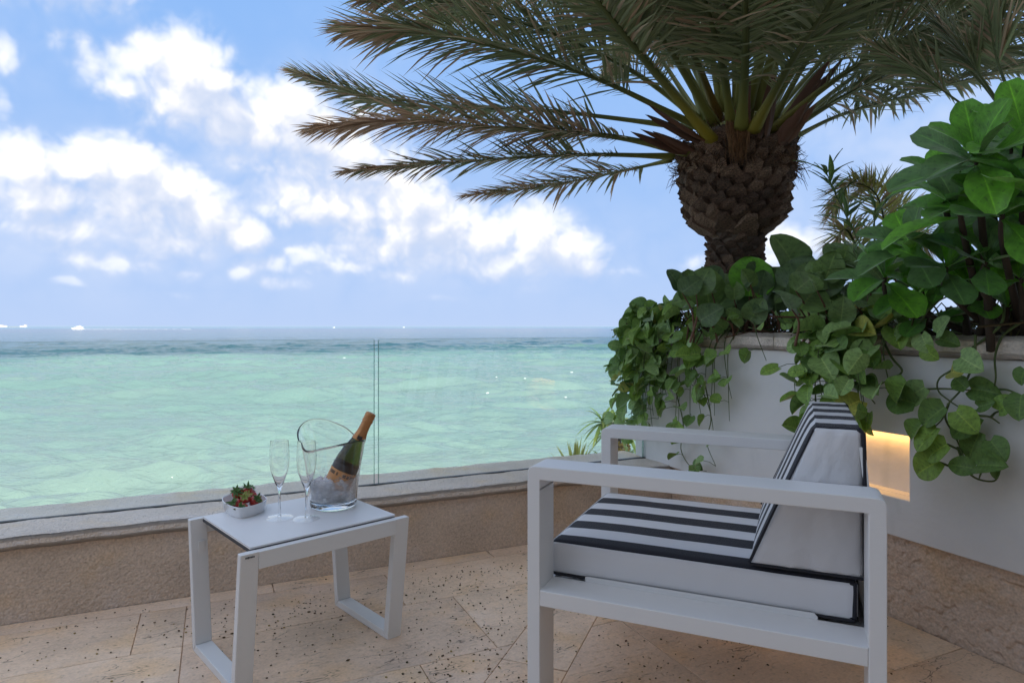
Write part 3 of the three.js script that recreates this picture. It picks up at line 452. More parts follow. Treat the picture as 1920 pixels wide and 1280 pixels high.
{
  // bottle: leans to the right in the bucket
  const base = V(BK.x - .008, BK.y + .030, BK.z - .004), top = px(696, 774, -BK.z + .035); const ax = top.clone().sub(base).normalize(), Lb = top.distanceTo(base), s = Lb / .30;
  const t = thing('champagne_bottle', 'green champagne bottle with orange label and copper foil neck leaning in the bucket', 'bottle', base);
  t.quaternion.setFromUnitVectors(V(0, 1, 0), ax); t.scale.setScalar(s);
  const body = [[.0001, .006], [.03, .001], [.0405, .002], [.0425, .008], [.0428, .10], [.0425, .118], [.0405, .138], [.0355, .160], [.028, .186], [.0215, .208], [.0175, .228], [.0158, .24], [.0155, .285], [.012, .288]];
  part('glass_body', lathe(body, 48), phys(col(.9, 1, .85), .03, { transmission: 1, thickness: .06, ior: 1.45, attenuationColor: col(.26, .34, .07), attenuationDistance: .032 }), t);
  const foilB = tex(256, 256, grey((u, v) => .5 + fbm(u * 9, v * 14, 9, 14, 4, .6) * .6 + .15 * pn(u * 26, v * 3, 26, 3)));
  const foil = [[.0238, .2035], [.0225, .209], [.0182, .229], [.0166, .243], [.0163, .266], [.0178, .268], [.0181, .274], [.0170, .277], [.0176, .284], [.0176, .292], [.0165, .2985], [.012, .3005], [.0001, .301]];
  const fo = part('foil', lathe(foil, 40), std(col(.50, .23, .09), .42, { metalness: .55, bumpMap: foilB, bumpScale: .0022 }), t);
  const sealG = new THREE.CylinderGeometry(.0225, .0232, .013, 12, 1, true, -.35, .7); sealG.scale(1.03, 1, 1.03); sealG.translate(0, .2125, 0); const cs = 2.5; sealG.rotateY(.2); part('seal', sealG, std(col(.05, .035, .03), .4), fo);
  const labelTex = tex(512, 256, (u, v, o) => { const n = 1 + pn(u * 60, v * 30, 60, 30) * .04; let c = [.72, .33, .11]; if (v < .06 || v > .955) c = [.5, .36, .12]; if (v > .86 && v < .875) c = [.35, .22, .08]; const cell = Math.floor(u * 90), row = Math.floor(v * 9); if ((row === 5 || row === 3) && v * 9 % 1 > .3 && v * 9 % 1 < .72 && PERM[cell & 255] > 95 && (u * 5 % 1) > .2) c = [.14, .07, .03]; o[0] = c[0] * n; o[1] = c[1] * n; o[2] = c[2] * n; }, true);
  part('label', lathe([[.0431, .020], [.0434, .0205], [.0434, .0945], [.0431, .095]], 48), std(col(1, 1, 1), .55, { map: labelTex }), t);
  part('neck_band', lathe([[.0431, .0975], [.0432, .098], [.0430, .112], [.0426, .1165]], 48), std(col(.012, .014, .02), .35), t);
}
{
  // white dish: a rounded leaf shape, and strawberries in it
  const c = onTable(455, 966); c.y = TABLE_H + .0078;
  const t = thing('dish', 'white porcelain pointed dish of strawberries at the left end of the table', 'dish', V(-.874, c.y, -2.062), 0);
  const L = V(-.953, 0, -2.138), Fp = V(-.842, 0, -2.013), Rp = V(-.797, 0, -2.113), Bp = V(-.905, 0, -2.222), o = V(-.874, 0, -2.062 - .06); t.position.set(o.x, c.y, o.z);
  const shp = (k, wob) => { const s = [L, Fp, Rp, Bp].map(p => p.clone().sub(o).multiplyScalar(k)); const P2 = q => new THREE.Vector2(q.x, q.z), pts = []; for (let e = 0; e < 4; e++) { const a = P2(s[e]), b = P2(s[(e + 1) % 4]), m = a.clone().add(b).multiplyScalar(.5), out = m.clone().normalize().multiplyScalar(.016 * k), rr = .16; for (let q = 0; q < 12; q++) { const u = q / 12, p = a.clone().lerp(b, u).addScaledVector(out, 4 * u * (1 - u) * 1); const near = Math.max(0, 1 - Math.min(u, 1 - u) / rr); p.multiplyScalar(1 - (e % 2 === 0 && u < .5 || e % 2 === 1 && u > .5 ? .03 : .015) * near * near); pts.push(p); } } return pts; };
  const rows = [[.90, .002], [.92, 0], [.985, .016], [1.03, .034], [1.03, .0362], [1.0, .0366], [.985, .034], [.94, .018], [.90, .0075]], pos = [], idx = [], n = 48;
  pos.push(0, .002, 0); for (const [k, y] of rows) for (const p of shp(k)) pos.push(p.x, y, p.y); pos.push(0, .0072, 0); const last = pos.length / 3 - 1;
  for (let i = 0; i < n; i++) { idx.push(0, 1 + i, 1 + (i + 1) % n); for (let k = 0; k + 1 < rows.length; k++) { const a = 1 + k * n + i, b = 1 + k * n + (i + 1) % n; idx.push(a, a + n, b, b, a + n, b + n); } const q = 1 + (rows.length - 1) * n; idx.push(last, q + (i + 1) % n, q + i); }
  part('dish', geoFrom(pos, idx), phys(col(.78, .78, .79), .18, { clearcoat: .6, clearcoatRoughness: .1, side: THREE.DoubleSide }), t);
  const red = tex(256, 256, (u, v, o) => { const n = fbm(u * 6, v * 6, 6, 6, 3), gx = (u * 14 + (Math.floor(v * 11) % 2) * .5) % 1 - .5, gy = v * 11 % 1 - .5, sd = Math.hypot(gx, gy * 1.3) < .16; const k = sstep(.80, 1, v) * .75; o[0] = lerp(.50, .62, k) * (1 + n * .3); o[1] = lerp(.028, .30, k) * (1 + n * .4); o[2] = lerp(.022, .17, k); if (sd) { o[0] = .55; o[1] = .28; o[2] = .06; } }, true);
  const redB = tex(256, 256, grey((u, v) => { const gx = (u * 14 + (Math.floor(v * 11) % 2) * .5) % 1 - .5, gy = v * 11 % 1 - .5; return .7 - .5 * sstep(.32, .1, Math.hypot(gx, gy * 1.2)); }));
  const mRed = phys(col(1, 1, 1), .35, { map: red, bumpMap: redB, bumpScale: .002, clearcoat: .5, clearcoatRoughness: .25 }), mCapG = std(col(.075, .15, .035), .7, { side: THREE.DoubleSide }), mCapY = std(col(.24, .27, .06), .7, { side: THREE.DoubleSide });
  const berry = lathe([[.0001, 0], [.006, .0015], [.0105, .007], [.0148, .016], [.0165, .024], [.0150, .030], [.009, .0335], [.0001, .0335]], 22);
  const r = rng(61), cap = new MB(); for (let k = 0; k < 9; k++) { const a = k / 9 * 6.28 + r() * .4, d = V(Math.cos(a), .5 + r() * .5, Math.sin(a)).normalize(); cap.blade(V(0, .0325, 0), d, V(-Math.sin(a), 0, Math.cos(a)), .016 + r() * .010, .0085, .9 * (r() - .25), null, 4, .3); } cap.tube([V(0, .033, 0), V(.001, .040, 0), V(.004, .047, .001)], .0011, 5);
  const capG = cap.geo();
  const spots = [[-.058, -.004, .020, .5, .9, 'large red strawberry at the left corner of the white dish'], [.052, .006, .018, 1.2, -1.0, 'red strawberry by the front right edge of the white dish'], [-.030, -.028, .014, 1.1, .6], [-.006, -.032, .012, 1.3, .1], [.024, -.026, .012, .8, .4], [-.034, .012, .022, .4, -.5], [-.006, -.002, .026, .3, .3], [.022, .006, .024, .4, -.4], [.0, .028, .020, .3, .3], [-.028, .034, .014, .6, .5], [.030, .036, .016, -.3, .5], [.054, .034, .012, .2, -.7], [.056, -.022, .010, .9, -.3], [-.052, .030, .012, .3, .6], [.012, .012, .036, .1, .2], [.040, -.008, .030, .4, -.5], [-.022, -.014, .032, .6, .2]];
  spots.forEach(([x, y, z, tx, tz, lab], k) => { const g = thing('strawberry', lab ?? 'strawberry with a green leafy cap heaped in the white dish', 'strawberry', V(o.x + x * .64 + y * .33, c.y + z + .007, o.z + x * .72 - y * .74), 0, lab ? null : 'strawberries heaped in the dish'); g.rotation.set(tx, r() * 6, tz); g.scale.setScalar(.90 + r() * .22); part('fruit', berry, mRed, g); part('leaf_cap', capG, k % 4 === 3 ? mCapY : mCapG, g).rotation.y = r() * 6; });
}
// ------------------------------------------------------------------ leaves
// outline: half width along the length 0..1; a folded, bent blade from the origin along +z, upper side +y
function leafGeo(half, len, wid, fold, bend, wave, seed) {
  const r = rng(seed), nl = 10, pos = [], uv = [], idx = [], ph = r() * 6;
  for (let i = 0; i <= nl; i++) { const t = .35 * i / nl + .65 * (.5 - .5 * Math.cos(Math.PI * i / nl)), w = half(t) * wid / 2; for (let s = -2; s <= 2; s++) { const q = s / 2, x = q * w, y = fold * Math.abs(q) * w - bend * t * t * len + wave * len * Math.sin(ph + t * 7 + q * 2) * Math.abs(q), z = t * len - (Math.abs(q) > .9 && i === 0 ? 0 : 0) + (notch * (i < 2 ? -(1 - i * .6) * Math.abs(q) : 0)) * len; pos.push(x, y, z); uv.push(q / 2 + .5, t); } }
  for (let i = 0; i < nl; i++) for (let s = 0; s < 4; s++) { const a = i * 5 + s; idx.push(a, a + 5, a + 1, a + 1, a + 5, a + 6); }
  return geoFrom(pos, idx, uv);
}
let notch = 0;
const veins = (n, k) => tex(128, 256, (u, v, o) => { const q = Math.abs(u - .5) * 2, mid = Math.exp(-Math.pow(q / .045, 2)), ph = (v - q * .28) * n, lat = Math.exp(-Math.pow(((ph % 1 + 1) % 1 - .5) / .09, 2)) * (1 - q * .6), m = fbm(u * 4, v * 8, 4, 8, 4), sp = sstep(.42, .5, pn(u * 9 + 3, v * 17, 9, 17)) * .35; const g = 1 + m * .5 + mid * k + lat * k * .35 - sp; o[0] = .5 * (g + mid * .25); o[1] = .5 * g; o[2] = .5 * (g + mid * .08 - .02); }, true);
const veinRound = veins(7, .55), veinLong = veins(11, .8), veinB = tex(128, 256, grey((u, v) => { const q = Math.abs(u - .5) * 2, ph = (v - q * .28) * 8; return .5 - .35 * Math.exp(-Math.pow(q / .06, 2)) - .12 * Math.exp(-Math.pow(((ph % 1 + 1) % 1 - .5) / .12, 2)) + fbm(u * 3, v * 6, 3, 6, 3) * .4; }));
const leafMat = (r, g, b, map, gl = .35, tr = .22) => phys(col(r * 2.55, g * 2.55, b * 2.55), .85, { map, bumpMap: veinB, bumpScale: .0025, clearcoat: gl, clearcoatRoughness: .32, transmission: tr, thickness: 0, side: THREE.DoubleSide });
const mVine = [[.135, .245, .034], [.11, .205, .032], [.165, .28, .040], [.19, .30, .085], [.085, .165, .030]].map(c => leafMat(...c, veinRound));
const mVineOdd = leafMat(.30, .31, .05, veinRound), mPale = leafMat(.21, .33, .11, veinRound);
const mShrub = [[.080, .245, .010], [.058, .180, .012], [.105, .30, .012], [.060, .145, .028]].map(c => leafMat(...c, veinLong, .55, .26));
const mGrape = [[.080, .140, .036], [.10, .175, .038], [.062, .112, .036]].map(c => leafMat(...c, veinRound, .45, .15));
const barkB = tex(256, 256, grey((u, v) => .5 + fbm(u * 9, v * 9, 9, 9, 5, .6) * .6 + pn(u * 40, v * 5, 40, 5) * .2));
const mStem = std(col(.085, .12, .035), .7), mStemRed = std(col(.15, .075, .045), .7), mTwig = std(col(.05, .035, .024), .9);
const roundHalf = t => Math.pow(Math.sin(Math.PI * Math.pow(clamp(t * .97 + .03), .72)), .55) * (t > .99 ? .25 : 1);
const longHalf = t => t < .10 ? .10 : t >= .999 ? .42 : lerp(.10, 1, Math.pow((t - .10) / .58 > 1 ? 1 : (t - .10) / .58, .95)) * (t > .68 ? Math.sqrt(Math.max(0, 1 - Math.pow((t - .68) / .325, 2.3))) : 1);
const lanceHalf = t => Math.pow(Math.sin(Math.PI * clamp(t * .96 + .03)), .9);
notch = .10; const gRound = [0, 1, 2, 3, 4].map(k => leafGeo(roundHalf, 1, .92 + .08 * (k % 3), .25 + .12 * k, .10 + .10 * (k % 3), .03, k + 3));
notch = .03; const gGrape = [0, 1, 2].map(k => leafGeo(roundHalf, 1, .98, .15 + .15 * k, .06 + .12 * k, .05, k + 30));
notch = 0; const gLong = [0, 1, 2, 3].map(k => leafGeo(longHalf, 1, .50 + .04 * (k % 2), .22 + .1 * k, .08 + .11 * k, .018, k + 50)), gLance = [0, 1, 2].map(k => leafGeo(lanceHalf, 1, .18, .4, .1 + .22 * k, .02, k + 70));
const _m = new THREE.Matrix4();
function leaf(parent, geo, mat, p, dir, up, size) {
  const m = part('leaf', geo, mat, parent), z = dir.clone().normalize(), x = up.clone().cross(z).normalize(), y = z.clone().cross(x);
  _m.makeBasis(x, y, z); m.quaternion.setFromRotationMatrix(_m); m.position.copy(p); m.scale.setScalar(size); return m;
}
const pick = (r, a) => a[Math.floor(r() * a.length)];
const wallN = W(-1, 0, 0).sub(W(0, 0, 0));        // out of the planter wall, towards the terrace
const wallS = W(0, 1, 0).sub(W(0, 0, 0));         // along it, towards the sea
// a hanging shoot with leaves at its nodes; q gives points in (n, h, out) from the coping down
function shoot(g, st, r, n0, path, o = {}) {
  const pts = path.map(([dn, h, out]) => W(2.085 - out, n0 + dn, h)), c = curve(pts, Math.max(8, path.length * 5));
  st.tube(c, t => lerp(.0032, .0013, t) * (o.thick ?? 1), 5);
  const L = c.reduce((s, p, i) => i ? s + p.distanceTo(c[i - 1]) : 0, 0), step = o.step ?? .055; let acc = (o.skip ?? 0) < 0 ? 0 : -(o.skip ?? .02), side = r() < .5 ? 1 : -1;
  for (let i = 1; i < c.length; i++) {
    acc += c[i].distanceTo(c[i - 1]); if (acc < step) continue; acc = -r() * .02; side = -side;
    const T = c[i].clone().sub(c[i - 1]).normalize(), size = (o.size ?? .085) * (.65 + r() * .55) * lerp(1, .8, i / c.length);
    const dirP = wallN.clone().multiplyScalar(.35 + r() * .5).addScaledVector(wallS, side * (.5 + r() * .5)).add(V(0, .05 + r() * .5, 0)).addScaledVector(T, .3).normalize(), pl = .025 + r() * .045, e = c[i].clone().addScaledVector(dirP, pl);
    st.tube([c[i], c[i].clone().addScaledVector(dirP, pl * .5).add(V(0, .006, 0)), e], .0012, 4);
    const face = wallN.clone().multiplyScalar(.45 + r() * .5).add(V((r() - .5) * 1.5, .1 + r() * 1.0, (r() - .5) * 1.5)), ld = dirP.clone().multiplyScalar(.7).addScaledVector(wallS, (r() - .5) * 2.0).add(V(0, .25 - r() * 1.2, 0));
    const u = r(), mat = u < .05 ? mVineOdd : u < .13 ? mPale : pick(r, mVine);
    leaf(g, pick(r, gRound), mat, e, ld, face, size);
  }
}
{ // vine masses over the wall
  const vine = (name, label, seed, fn) => { const g = thing(name, label, 'vine', V(0, 0, 0), 0); const st = new MB(); fn(g, st, rng(seed)); part('stem', st.geo(), mStem, g); return g; };
  vine('trailing_vine', 'thick green vine with round leaves spilling over the sea end of the planter', 301, (g, st, r) => {
    for (let k = 0; k < 36; k++) { const n0 = lerp(2.24, 2.93, Math.pow(r(), .6)), len = .10 + r() * .38 * (n0 > 2.5 ? 1 : .5), a = (r() - .3) * .22, out = (.02 + r() * .09) * (n0 > 2.7 ? .5 : 1), rise = r() < .7 ? .02 + r() * .13 : .05;
      shoot(g, st, r, n0, [[a * -.5, .96 + rise * .4, -.10], [0, .975 + rise, -.02 + out * .2], [a * .3, .95, out + .01], [a * .7, .94 - len * .55, out + .02], [a, .94 - len, out * .6 + .015]], { step: .070, size: .086 }); }
    for (let k = 0; k < 11; k++) { const n0 = 2.15 + r() * .45, len = .16 + r() * .30, a = (r() - .5) * .2; shoot(g, st, r, n0, [[.04, 1.0 + r() * .08, -.08], [0, .985, .0], [a * .4, .92, .05], [a * .7, .92 - len * .6, .05], [a, .92 - len, .04]], { step: .09, size: .082 }); }
    for (let k = 0; k < 13; k++) { const n0 = 2.80 + r() * .13, len = .12 + r() * .38, a = r() * .08; const o = -.02 + r() * .07;   // round the corner, over the glass
      shoot(g, st, r, n0, [[-.05, .99, o - .06], [.04, 1.0 + r() * .06, o], [.05 + a * .5, .92, o + .03], [.05 + a, .9 - len, o + .02]], { step: .066, size: .080 }); }
    shoot(g, st, r, 2.55, [[0, .7, .05], [-.05, .52, .04], [-.02, .40, .03], [-.1, .33, .03], [-.2, .335, .03]], { step: .06, size: .075 });
    shoot(g, st, r, 2.35, [[0, .74, .04], [-.04, .58, .04], [0, .47, .03], [-.06, .37, .03]], { step: .11, size: .08 });
    shoot(g, st, r, 2.42, [[0, .8, .05], [-.09, .62, .03], [-.12, .5, .03]], { step: .4, size: .06 });
  });
  vine('trailing_vine', 'bushy green vine hanging behind the striped back cushion', 77, (g, st, r) => {
    for (let k = 0; k < 19; k++) { const n0 = lerp(1.46, 1.72, r()), len = .08 + r() * (n0 < 1.6 ? .16 : .33), a = (r() - .5) * .14, out = .03 + r() * .10;
      shoot(g, st, r, n0, [[a * -.6, .98 + r() * .06, -.12], [0, .985 + r() * .05, .0], [a * .4, .93, out + .015], [a * .8, .92 - len * .6, out + .02], [a, .92 - len, out]], { step: .062, size: .092 }); }
    for (let k = 0; k < 4; k++) { const n0 = 1.75 + r() * .35, a = -.1 - r() * .14; shoot(g, st, r, n0, [[.1, 1.0, -.08], [0, 1.0 + r() * .03, .01], [a * .5, .96, .05], [a, .90 - r() * .08, .06]], { step: .075, size: .07 }); }
    shoot(g, st, r, 1.68, [[0, .97, -.05], [-.02, .93, .03], [-.05, .82, .05], [-.10, .76, .06], [-.06, .70, .05], [-.10, .64, .05]], { step: .055, size: .10 });
  });
  // the sparse shoots on the right: leaf places read off the photograph, hung on the wall plane
  vine('trailing_vine', 'sparse looping vine with broad leaves hanging low on the right of the white wall', 19, (g, st, r) => {
    const at = (x, y, out) => { const k = (1560 + x * .28125 - 960) / F, uu = 2.10 - out, s = -(Ux * uu + k * Uz * uu) / (Nx + k * Nz), q = W(uu, s, 0); return V(q.x, 1 - (560 + y * .28125 - HOR) * (-q.z) / F, q.z); };
    const runs = [[[1150, 40], [1140, 150], [1060, 240], [920, 340], [820, 460], [720, 530], [715, 620], [800, 690], [880, 740]], [[960, 240], [955, 400], [920, 500], [870, 600], [780, 700], [740, 800], [680, 860]], [[780, 700], [760, 800], [830, 930], [880, 1050]], [[1270, 150], [1140, 250], [1090, 380], [1095, 520], [1085, 590]], [[610, 605], [700, 600], [860, 605], [930, 610]], [[1110, 605], [1180, 610], [1260, 640]], [[840, 990], [900, 1140], [970, 1200], [1080, 1215], [1130, 1130]], [[720, 1090], [850, 1140], [940, 1170]], [[980, 780], [1060, 790], [1120, 830]], [[770, 970], [850, 1010], [880, 1060]], [[1000, 930], [1060, 970], [1150, 1060]], [[340, 270], [400, 390], [470, 480], [400, 530], [290, 590], [250, 640], [290, 700]], [[600, 150], [640, 80], [720, 10], [900, -60]], [[720, 170], [710, 90], [650, 20]], [[240, 130], [340, 150], [420, 200], [600, 150]], [[1010, 1120], [985, 1195]], [[1060, 790], [1090, 760], [1140, 750]]];
    runs.forEach((p, k) => st.tube(curve(p.map(([x, y], i) => at(x, y, .05 + .03 * Math.sin(i * 1.7 + k))), p.length * 5), t => lerp(.0042, .0020, t), 5));
    const Lf = [[480, 180, 545, 310, 1, 0], [600, 240, 640, 350, 1, 0], [620, 330, 690, 400, .8, 2], [700, 230, 770, 130, 1.1, 0], [720, 270, 840, 300, 1, 1], [490, 200, 400, 260, 1, 1], [860, 390, 980, 460, 1, 0], [880, 500, 780, 480, 1, 3], [900, 600, 820, 530, 1.1, 1], [930, 600, 1105, 625, 1.5, 4], [980, 720, 1075, 690, .8, 1], [1115, 745, 1205, 660, .9, 1], [620, 590, 450, 690, 1.3, 0], [560, 700, 370, 640, 1.5, 4], [500, 550, 410, 690, 1, 1], [755, 720, 600, 830, 1.3, 1], [980, 790, 800, 910, 1.6, 4], [830, 750, 960, 880, 1.3, 2], [700, 860, 560, 1000, 1.5, 2], [770, 970, 610, 1050, 1.4, 1], [600, 835, 515, 930, .9, 1], [990, 890, 900, 1060, 1.3, 1], [720, 1080, 550, 1160, 1.2, 1], [950, 1130, 785, 1100, 1.3, 4], [970, 1110, 1135, 1100, 1.4, 4], [1140, 1000, 1010, 1090, 1.1, 1], [1060, 945, 1150, 1060, 1, 4], [1110, 1140, 1090, 1190, .5, 4], [1265, 640, 1240, 790, 1.3, 4], [1290, 470, 1245, 560, 1.1, 1], [250, 760, 220, 870, .6, 2]];
    Lf.forEach(([x0, y0, x1, y1, s, tone]) => { const out = .05 + r() * .06, a = at(x0, y0, out), b = at(x1, y1, out + (r() - .4) * .05), d = b.clone().sub(a); const f = wallN.clone().add(V((r() - .5) * .7, .2 + r() * .6, (r() - .5) * .7));
      leaf(g, pick(r, gRound), tone === 3 ? mVineOdd : tone === 0 ? mPale : tone === 4 ? mVine[4] : tone === 2 ? mVine[2] : pick(r, mVine), a, d, f, d.length() * 1.02 + .004); });
  });
}
{ // low growth on top of the planter: broad sea grape leaves and vine leaves standing up
  const grape = (label, seed, list, extra) => { const g = thing('sea_grape', label, 'plant', V(0, 0, 0)), st = new MB(), r = rng(seed);
    const Lf = list.map(a => [...a]);
    for (let k = 0; k < extra[0]; k++) { const x = lerp(extra[1], extra[2], r()), y = lerp(extra[3], extra[4], r()); Lf.push([x, y, x + (r() - .5) * 90, y - 20 + (r() - .6) * 70, extra[5] + (r() - .5) * .5, Math.floor(r() * 3)]); }
    Lf.forEach(([x0, y0, x1, y1, d, tone]) => { const a = px(x0, y0, d), b = px(x1, y1, d + (r() - .5) * .12), dd = b.clone().sub(a); const f = V((r() - .5) * 1.1, .55 + r() * .5, .75 + (r() - .3) * .6), foot = V(a.x + (r() - .5) * .12 + .05, .93, a.z - .05 - r() * .1);
      leaf(g, pick(r, gGrape), tone === 5 ? mShrub[2] : mGrape[tone % 3], a, dd, f, dd.length());
      st.tube(curve([foot, foot.clone().lerp(a, .5).add(V(.02, .02, 0)), a], 6), t => lerp(.006, .0025, t), 5); });
    part('stem', st.geo(), mStemRed, g); return g; };
  grape('broad dark sea grape leaves standing round the foot of the palm trunk', 5, [[1492, 505, 1462, 438, 2.9, 0], [1405, 555, 1412, 475, 2.9, 5], [1420, 560, 1452, 500, 2.95, 1], [1330, 570, 1318, 500, 3.0, 1], [1350, 575, 1385, 520, 3.0, 0], [1310, 555, 1258, 568, 3.05, 1], [1440, 540, 1490, 500, 2.9, 0], [1475, 540, 1525, 480, 2.8, 2], [1290, 560, 1295, 505, 3.1, 1], [1365, 590, 1330, 560, 3, 0], [1400, 590, 1440, 545, 2.9, 2]], [40, 1270, 1500, 530, 612, 3.0]);
  grape('large leathery dark leaves between the palm trunk and the big leaved shrub', 15, [[1560, 500, 1500, 560, 2.55, 0], [1590, 545, 1540, 590, 2.5, 1], [1620, 570, 1565, 615, 2.4, 1], [1600, 520, 1560, 450, 2.5, 0], [1560, 560, 1520, 520, 2.6, 2], [1530, 530, 1475, 560, 2.7, 2], [1640, 540, 1600, 480, 2.4, 0], [1535, 600, 1510, 540, 2.6, 0], [1500, 600, 1480, 545, 2.75, 1], [1650, 600, 1700, 540, 2.2, 1]], [34, 1480, 1700, 500, 610, 2.45]);
}
{ // the big shrub with glossy paddle leaves on the right
  const g = thing('paddle_leaf_shrub', 'big shrub with glossy bright green paddle leaves at the right edge', 'shrub', V(1.45, .93, -1.75)), st = new MB(), r = rng(8), o = g.position.clone();
  const ros = [[1832, 300, 1.62, 11, .155], [1900, 262, 1.75, 8, .115], [1925, 265, 1.62, 9, .16], [1800, 395, 1.72, 10, .145], [1712, 470, 1.95, 9, .16], [1880, 400, 1.6, 9, .15], [1775, 500, 1.85, 9, .14], [1660, 520, 2.1, 8, .15], [1850, 490, 1.75, 9, .13], [1940, 360, 1.55, 8, .16], [1915, 520, 1.75, 8, .12], [1720, 545, 2.05, 7, .12], [1765, 340, 1.95, 7, .13], [1900, 455, 1.85, 8, .13], [1830, 540, 1.95, 8, .12], [1890, 575, 1.9, 7, .11], [1790, 450, 2.0, 8, .13], [1740, 590, 2.1, 6, .11], [1850, 350, 1.9, 9, .14], [1925, 310, 1.8, 8, .14]];
  for (const [x, y, d, n, s] of ros) {
    const c = px(x, y, d), root = V(1.50 + (r() - .5) * .25, .93, -1.95 + (r() - .5) * .25), ax = V(-.35 + (r() - .5) * .5, .75, .45 + (r() - .5) * .4).normalize();
    st.tube(curve([root, root.clone().lerp(c, .55).add(V(.05, -.05, -.06)), c.clone().addScaledVector(ax, -.06), c], 9).map(p => p.sub(o)), t => lerp(.013, .006, t), 6);
    const e1 = V(1, 0, 0).addScaledVector(ax, -ax.x).normalize(), e2 = ax.clone().cross(e1);
    for (let k = 0; k < n; k++) { const a = k * 2.4 + r() * .5, t = k / n, open = lerp(.35, 1.75, t) + (r() - .5) * .25, side = e1.clone().multiplyScalar(Math.cos(a)).addScaledVector(e2, Math.sin(a)), d2 = ax.clone().multiplyScalar(Math.cos(open)).addScaledVector(side, Math.sin(open)), up = ax.clone().multiplyScalar(Math.sin(open)).addScaledVector(side, -Math.cos(open));
      leaf(g, pick(r, gLong), pick(r, mShrub), c.clone().addScaledVector(ax, -.02 * t).sub(o), d2, up, s * .9 * (1.0 + t * .5)); }
  }
  part('stem', st.geo(), mTwig, g);
}
{ // thin willow-like sapling
  const g = thing('sapling', 'slender sapling with narrow leaves rising against the sky beside the palm trunk', 'sapling', V(0, 0, 0)), st = new MB(), r = rng(12);
  const shootAt = (list, n, s, from = .45) => { const c = curve(list.map(p => px(...p)), 24); st.tube(c, t => lerp(.006, .0018, t), 5); for (let k = 0; k < n; k++) { const t = lerp(from, 1, k / (n - 1)), i = Math.min(23, Math.floor(t * 24)), a = k * 2.4, T = c[i + 1].clone().sub(c[i]).normalize(), d = V(Math.cos(a), .15 + .5 * t, Math.sin(a) * .6).addScaledVector(T, .45 * t); leaf(g, pick(r, gLance), mGrape[k % 3], c[i], d, V(-.3 * d.x, 1, .3), s * (.75 + r() * .5)); } };
  shootAt([[1655, 615, 2.45], [1640, 520, 2.5], [1600, 430, 2.55], [1568, 365, 2.6], [1548, 318, 2.6]], 26, .115, .5); shootAt([[1650, 610, 2.3], [1645, 520, 2.3], [1640, 430, 2.35], [1642, 380, 2.35]], 16, .10, .35); shootAt([[1640, 600, 2.3], [1620, 520, 2.35], [1600, 470, 2.4]], 12, .11, .3);
  part('stem', st.geo(), mStem, g);
}
// tangle of bare shoots and dead leaves on the soil: nobody could count it
{ const st = new MB(), r = rng(31); for (let k = 0; k < 520; k++) { const u = 2.16 + r() * .9, n = -.2 + r() * 3.1, a = r() * 6.28, L = .08 + r() * .26, p = W(u, n, .94 + r() * .05); st.tube([p, p.clone().add(V(Math.cos(a) * L * .5, .03 + r() * .10, Math.sin(a) * L * .5)), p.clone().add(V(Math.cos(a) * L, (r() - .3) * .10, Math.sin(a) * L))], .0022 + r() * .002, 4, [.05 + r() * .05, .035 + r() * .05, .02]); }
  for (let k = 0; k < 900; k++) { const u = 2.2 + r() * 1.2, n = -.4 + r() * 3.3, a = r() * 6.28, d = V(Math.cos(a), .5 + r() * .9, Math.sin(a)).normalize(); st.blade(W(u, n, .92 + r() * .13), d, V(-Math.sin(a), 0, Math.cos(a)), .06 + r() * .07, .03 + r() * .03, .5, [.03 + r() * .03, .05 + r() * .05, .015]); }
  tag(part('undergrowth', st.geo(), std(col(1, 1, 1), .85, { vertexColors: true, side: THREE.DoubleSide }), scene), 'dark tangle of shoots and small leaves covering the planter soil', 'undergrowth', null, 'stuff'); }
